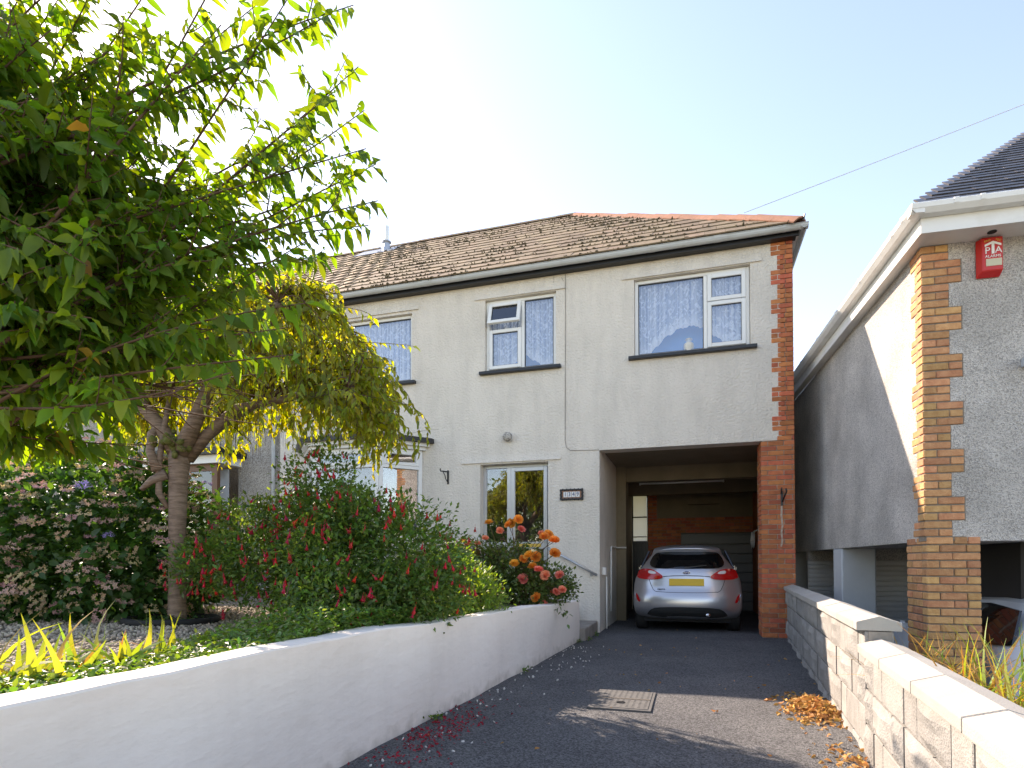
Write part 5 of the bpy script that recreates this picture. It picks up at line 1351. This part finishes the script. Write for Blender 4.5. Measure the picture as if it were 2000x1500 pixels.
BL = [(-2.261, 7.367, 1.679, 0), (-2.145, 7.26, 1.703, 0), (-2.564, 7.321, 1.669, 0), (-2.263, 7.239, 1.638, 0), (-2.103, 7.231, 1.575, 1), (-2.443, 7.427, 1.572, 1), (-1.887, 7.445, 1.53, 1), (-1.774, 7.157, 1.469, 0), (-1.777, 7.359, 1.505, 0), (-1.732, 7.368, 1.445, 0), (-1.637, 7.102, 1.414, 0), (-2.091, 7.285, 1.189, 0), (-1.967, 7.157, 1.233, 0), (-1.92, 7.283, 1.222, 0), (-1.659, 7.226, 1.259, 0), (-2.383, 7.397, 0.684, 1), (-2.384, 7.228, 0.799, 0), (-1.752, 7.146, 0.989, 1), (-1.603, 7.267, 0.988, 1), (-1.638, 7.191, 0.785, 1), (-1.559, 7.215, 0.81, 1), (-1.726, 7.428, 0.76, 1), (-2.871, 7.185, 1.432, 1), (-2.822, 7.243, 1.386, 1), (-3.009, 7.345, 1.336, 1), (-2.773, 7.439, 1.406, 1), (-2.552, 7.147, 1.46, 1), (-1.961, 7.285, 1.097, 0), (-2.175, 7.198, 1.13, 0), (-1.843, 7.142, 1.053, 1), (-2.073, 7.2, 0.935, 1), (-1.866, 7.128, 0.714, 0), (-1.82, 7.312, 0.607, 1)]      # bloom positions x, y, z and colour
for i, (X, Yb, z, kd) in enumerate(BL):
    me = (RMp if kd else RMo)[i % 3]
    o = put('bloom', me, RO); o.location = (X, Yb, z-.02); n_ = Vector((0-X*.1, -.7, .75)) + Vector(g.normal(size=3)*.35); o.rotation_euler = n_.to_track_quat('Z','Y').to_euler()
    s_ = g.uniform(1.45,2.0)*(.8 if kd and z > 1.35 else 1); o.scale = (s_,)*3
    sm = MB(); b0 = np.array([-2.25+g.normal()*.2,7.5,.8]); C_ = curve_pts(b0, (X,Yb,z-.02), .05, None, 5); sm.tube([tuple(p) for p in C_], .004, 4); sm.build('stem', M['twig'], RO, fix=False)
# leaf sprays under the salmon bloom that hangs over the wall
P = np.array([[-1.55,7.2,.50]])+g.normal(size=(16,3))*np.array([.05,.03,.05]); foliage('hanging_leaves', RO, leaf_template(.55,.25,.25,3), P, g.normal(size=(16,3))+np.array([0,-.3,-.6]), g.uniform(.05,.075,16), g, M['leaf_rose'])

# ground cover along the wall top
g = np.random.default_rng(707)
n = 10500; yy = g.uniform(1.0,3.9,n); off = g.random(n)**1.3*np.interp(yy,[1,2.3,2.9,3.9],[.75,.50,.9,.8])
xx = np.array([wall_x(y)-.20 for y in yy])-off+.05
hh_ = np.interp(yy,[1,2.3,2.8,3.2,3.9],[.08,.09,.14,.24,.16])*np.clip(1.25-off*.8,.3,1)
P = np.stack([xx,yy,GZ+.02+g.random(n)**.7*hh_],1)
GC = thing('ground_cover', 'low glossy green ground cover spilling along the top of the garden wall', 'plant', (-2.4,3,GZ)); GC['kind'] = 'stuff'
foliage('foliage', GC, leaf_template(.5,.2,.3,2), P, g.normal(size=(n,3))*np.array([1,1,.35])+np.array([0,0,.35]), g.uniform(.025,.052,n), g, M['leaf_ground'])

# strap-leaved clumps: every blade is a part
def blade_mesh(name, mt, bend, w=.03):
    ns = 7; V = []; F = []
    for i in range(ns+1):
        t = i/ns; wd = w*.5*(1-t**2.2)*(.55+.45*math.sin(math.pi*min(1,t*1.6+.15)))+.0008
        y = bend*t**2.2*.75; z = t-bend*bend*.28*t**3
        V += [(-wd,y,z),(0,y-.10*wd,z),(wd,y,z)]
    for i in range(ns): a = i*3; F += [[a,a+1,a+4,a+3],[a+1,a+2,a+5,a+4]]
    return mesh_np(name, V, F, mt, True)
def clump(label, base, n, ln, spread, g, dry=.15, wide=.03, lean=(0,0), group=None, cat='plant', rough=.15):
    t = thing('strap_leaf_plant', label, cat, base, 0, group)
    mg = [blade_mesh('blade', M['blade'], b_, wide) for b_ in (.25,.6,1.0)]; md = [blade_mesh('blade', M['blade_dry'], b_, wide*.8) for b_ in (.4,.9,1.3)]
    for i in range(n):
        me = md[int(g.integers(3))] if g.random() < dry else mg[int(g.integers(3))]
        o = put('blade', me, t); o.location = (base[0]+g.normal()*rough, base[1]+g.normal()*rough, base[2]-.02)
        o.rotation_euler = Euler((g.normal()*spread+lean[1], g.normal()*spread+lean[0], 0)).to_matrix().to_euler(); 
        rz = g.uniform(0, 6.28); o.rotation_euler = (Euler((g.normal()*spread+lean[1], g.normal()*spread+lean[0], 0)).to_matrix() @ Euler((0,0,rz)).to_matrix()).to_euler()
        s_ = ln*g.uniform(.55,1.1); o.scale = (s_*g.uniform(.8,1.3),s_,s_)
    return t
g = np.random.default_rng(808)
clump('clump of broad yellow green strap leaves at the wall end by the left edge', (-2.66,1.86,GZ), 75, .34, .42, g, .18, .17, lean=(.10,0), rough=.14)
clump('fan of broad yellow blades leaning over the gravel', (-2.50,2.02,GZ), 12, .28, .26, g, .1, .30, lean=(.40,0), rough=.03)
clump('small upright tuft of green blades in front of the gravel', (-2.75,2.5,GZ), 18, .32, .20, g, .12, .09, lean=(.15,0), rough=.025)
for (x,y,n_,l_,lab) in ((1.42,4.55,60,.50,'dry arching strap leaf clump just behind the step in the block wall'),(1.44,3.75,80,.58,'thick golden strap leaf clump in front of the brick pier'),(1.42,3.0,60,.66,'tall pale strap leaf clump by the right edge of the picture')):
    clump(lab, (x,y,.24), n_*2, l_, .36, g, .72, .038, lean=(.34,-.05), rough=.12)
structure(MB().box(1.22,1.62,-1,6.2,-.7,.20).build('planting_strip', M['soil']))
# tree ring of black edging
q = MB(); pts = [(-4.42+.40*math.cos(a), 4.12+.33*math.sin(a), GZ+.03) for a in np.linspace(0,2*math.pi,40)]
q.tube(pts, .03, 6); tag(q.build('tree_ring', M['rubber'], smooth=True), 'black plastic edging ring around the cherry trunk foot', 'edging')
P = np.array([[-4.42,4.12,GZ+.02]])+g.normal(size=(350,3))*np.array([.16,.12,.03]); P[:,2] = np.abs(P[:,2]-GZ)+GZ
tag(foliage('ivy_tuft', None, leaf_template(.6,.2,.2,2), P, g.normal(size=(350,3))*np.array([1,1,.3])+np.array([0,0,.4]), g.uniform(.03,.05,350), g, M['leaf_hyd']), 'small green leafy weeds inside the black tree ring', 'weeds')

# fallen leaves and petals
g = np.random.default_rng(909)
def litter(name, label, cat, c, sd, n, h, size, mt, w=.5):
    P = np.array([[*c,0]])+g.normal(size=(n,3))*np.array([sd[0],sd[1],0]); rr = np.linalg.norm((P[:,:2]-np.array(c))/np.array(sd), axis=1)
    P[:,2] = .008+h*np.exp(-rr**2/1.6)*g.random(n)
    xl = np.interp(P[:,1],[-.9,3.97,9.66],[.60,.975,1.345])-.03; P[:,0] = np.minimum(P[:,0], xl)
    xw = np.array([wall_x(y) for y in P[:,1]])+.03; P[:,0] = np.maximum(P[:,0], xw)
    o = foliage(name, None, leaf_template(w,.5,.6,3), P, g.normal(size=(n,3))*np.array([1,1,.25]), g.uniform(.6,1.2,n)*size, g, mt, 1.2); tag(o, label, cat); return o
litter('leaf_pile', 'heap of dry orange leaves against the block wall', 'leaves', (.88,5.0), (.10,.22), 800, .10, .048, M['leaf_litter'])
litter('fallen_leaves', 'loose brown leaves at the foot of the near block wall', 'leaves', (.82,3.6), (.09,.28), 150, .03, .045, M['leaf_litter'])
litter('fallen_petals', 'scatter of crimson fallen petals along the foot of the white wall', 'petals', (-1.62,3.55), (.12,.45), 420, .012, .026, M['petal_red'])
litter('stray_leaves', 'few stray leaves and petals strewn over the tarmac', 'leaves', (-.2,6.0), (.8,2.0), 60, .0, .035, M['leaf_litter'])
n = 90; yy = g.uniform(2.8,8.3,n); P = np.stack([np.array([wall_x(y) for y in yy])+.05+g.random(n)**2*.5, yy, np.full(n,.006)],1)
fk = stuff_mesh('paint_flakes', ICO_V, ICO_F, P, rand_rot(n,g), g.uniform(.006,.016,(n,3))*np.array([1,1,.4]), M['flake']); tag(fk, 'white paint flakes lying below the garden wall', 'paint flakes')
n = 160; yy = g.choice([3.9,5.9,8.3,8.55,9.2],n)+g.normal(size=n)*.05; P = np.stack([np.array([wall_x(min(y,8.5)) for y in yy])+.03+g.random(n)*.05+np.where(yy>8.45,.08,0), yy, .005+g.random(n)*.04],1)
tag(foliage('weeds', None, leaf_template(.5,.2,.2,2), P, g.normal(size=(n,3))+np.array([.4,0,.6]), g.uniform(.02,.045,n), g, M['leaf_ground']), 'tiny green weeds rooted where the white wall meets the drive', 'weeds')

# trees over the road, mirrored in the front door
g = np.random.default_rng(1010)
for (x,y,h,lab) in ((-11.5,-19,7.5,'tall leafy tree across the road mirrored in the front door side light'),(-7.0,-21,8.5,'taller leafy tree across the road mirrored in the front door pane')):
    t = shrub('street_tree', lab, 'tree', (x,y,-.1), [((x,y,h*.62),(2.6,2.4,h*.34)),((x+1.6,y,h*.5),(1.6,1.6,1.6)),((x-1.7,y+.3,h*.52),(1.7,1.5,1.7))], 5000, .55, .30, M['leaf_rose'], g, stems=10, shell=.4)
    MB().tube([(x,y,-.7),(x+.05,y,h*.3),(x,y,h*.6)], [.22,.17,.08], 10).build('trunk', M['bark'], t, smooth=True)
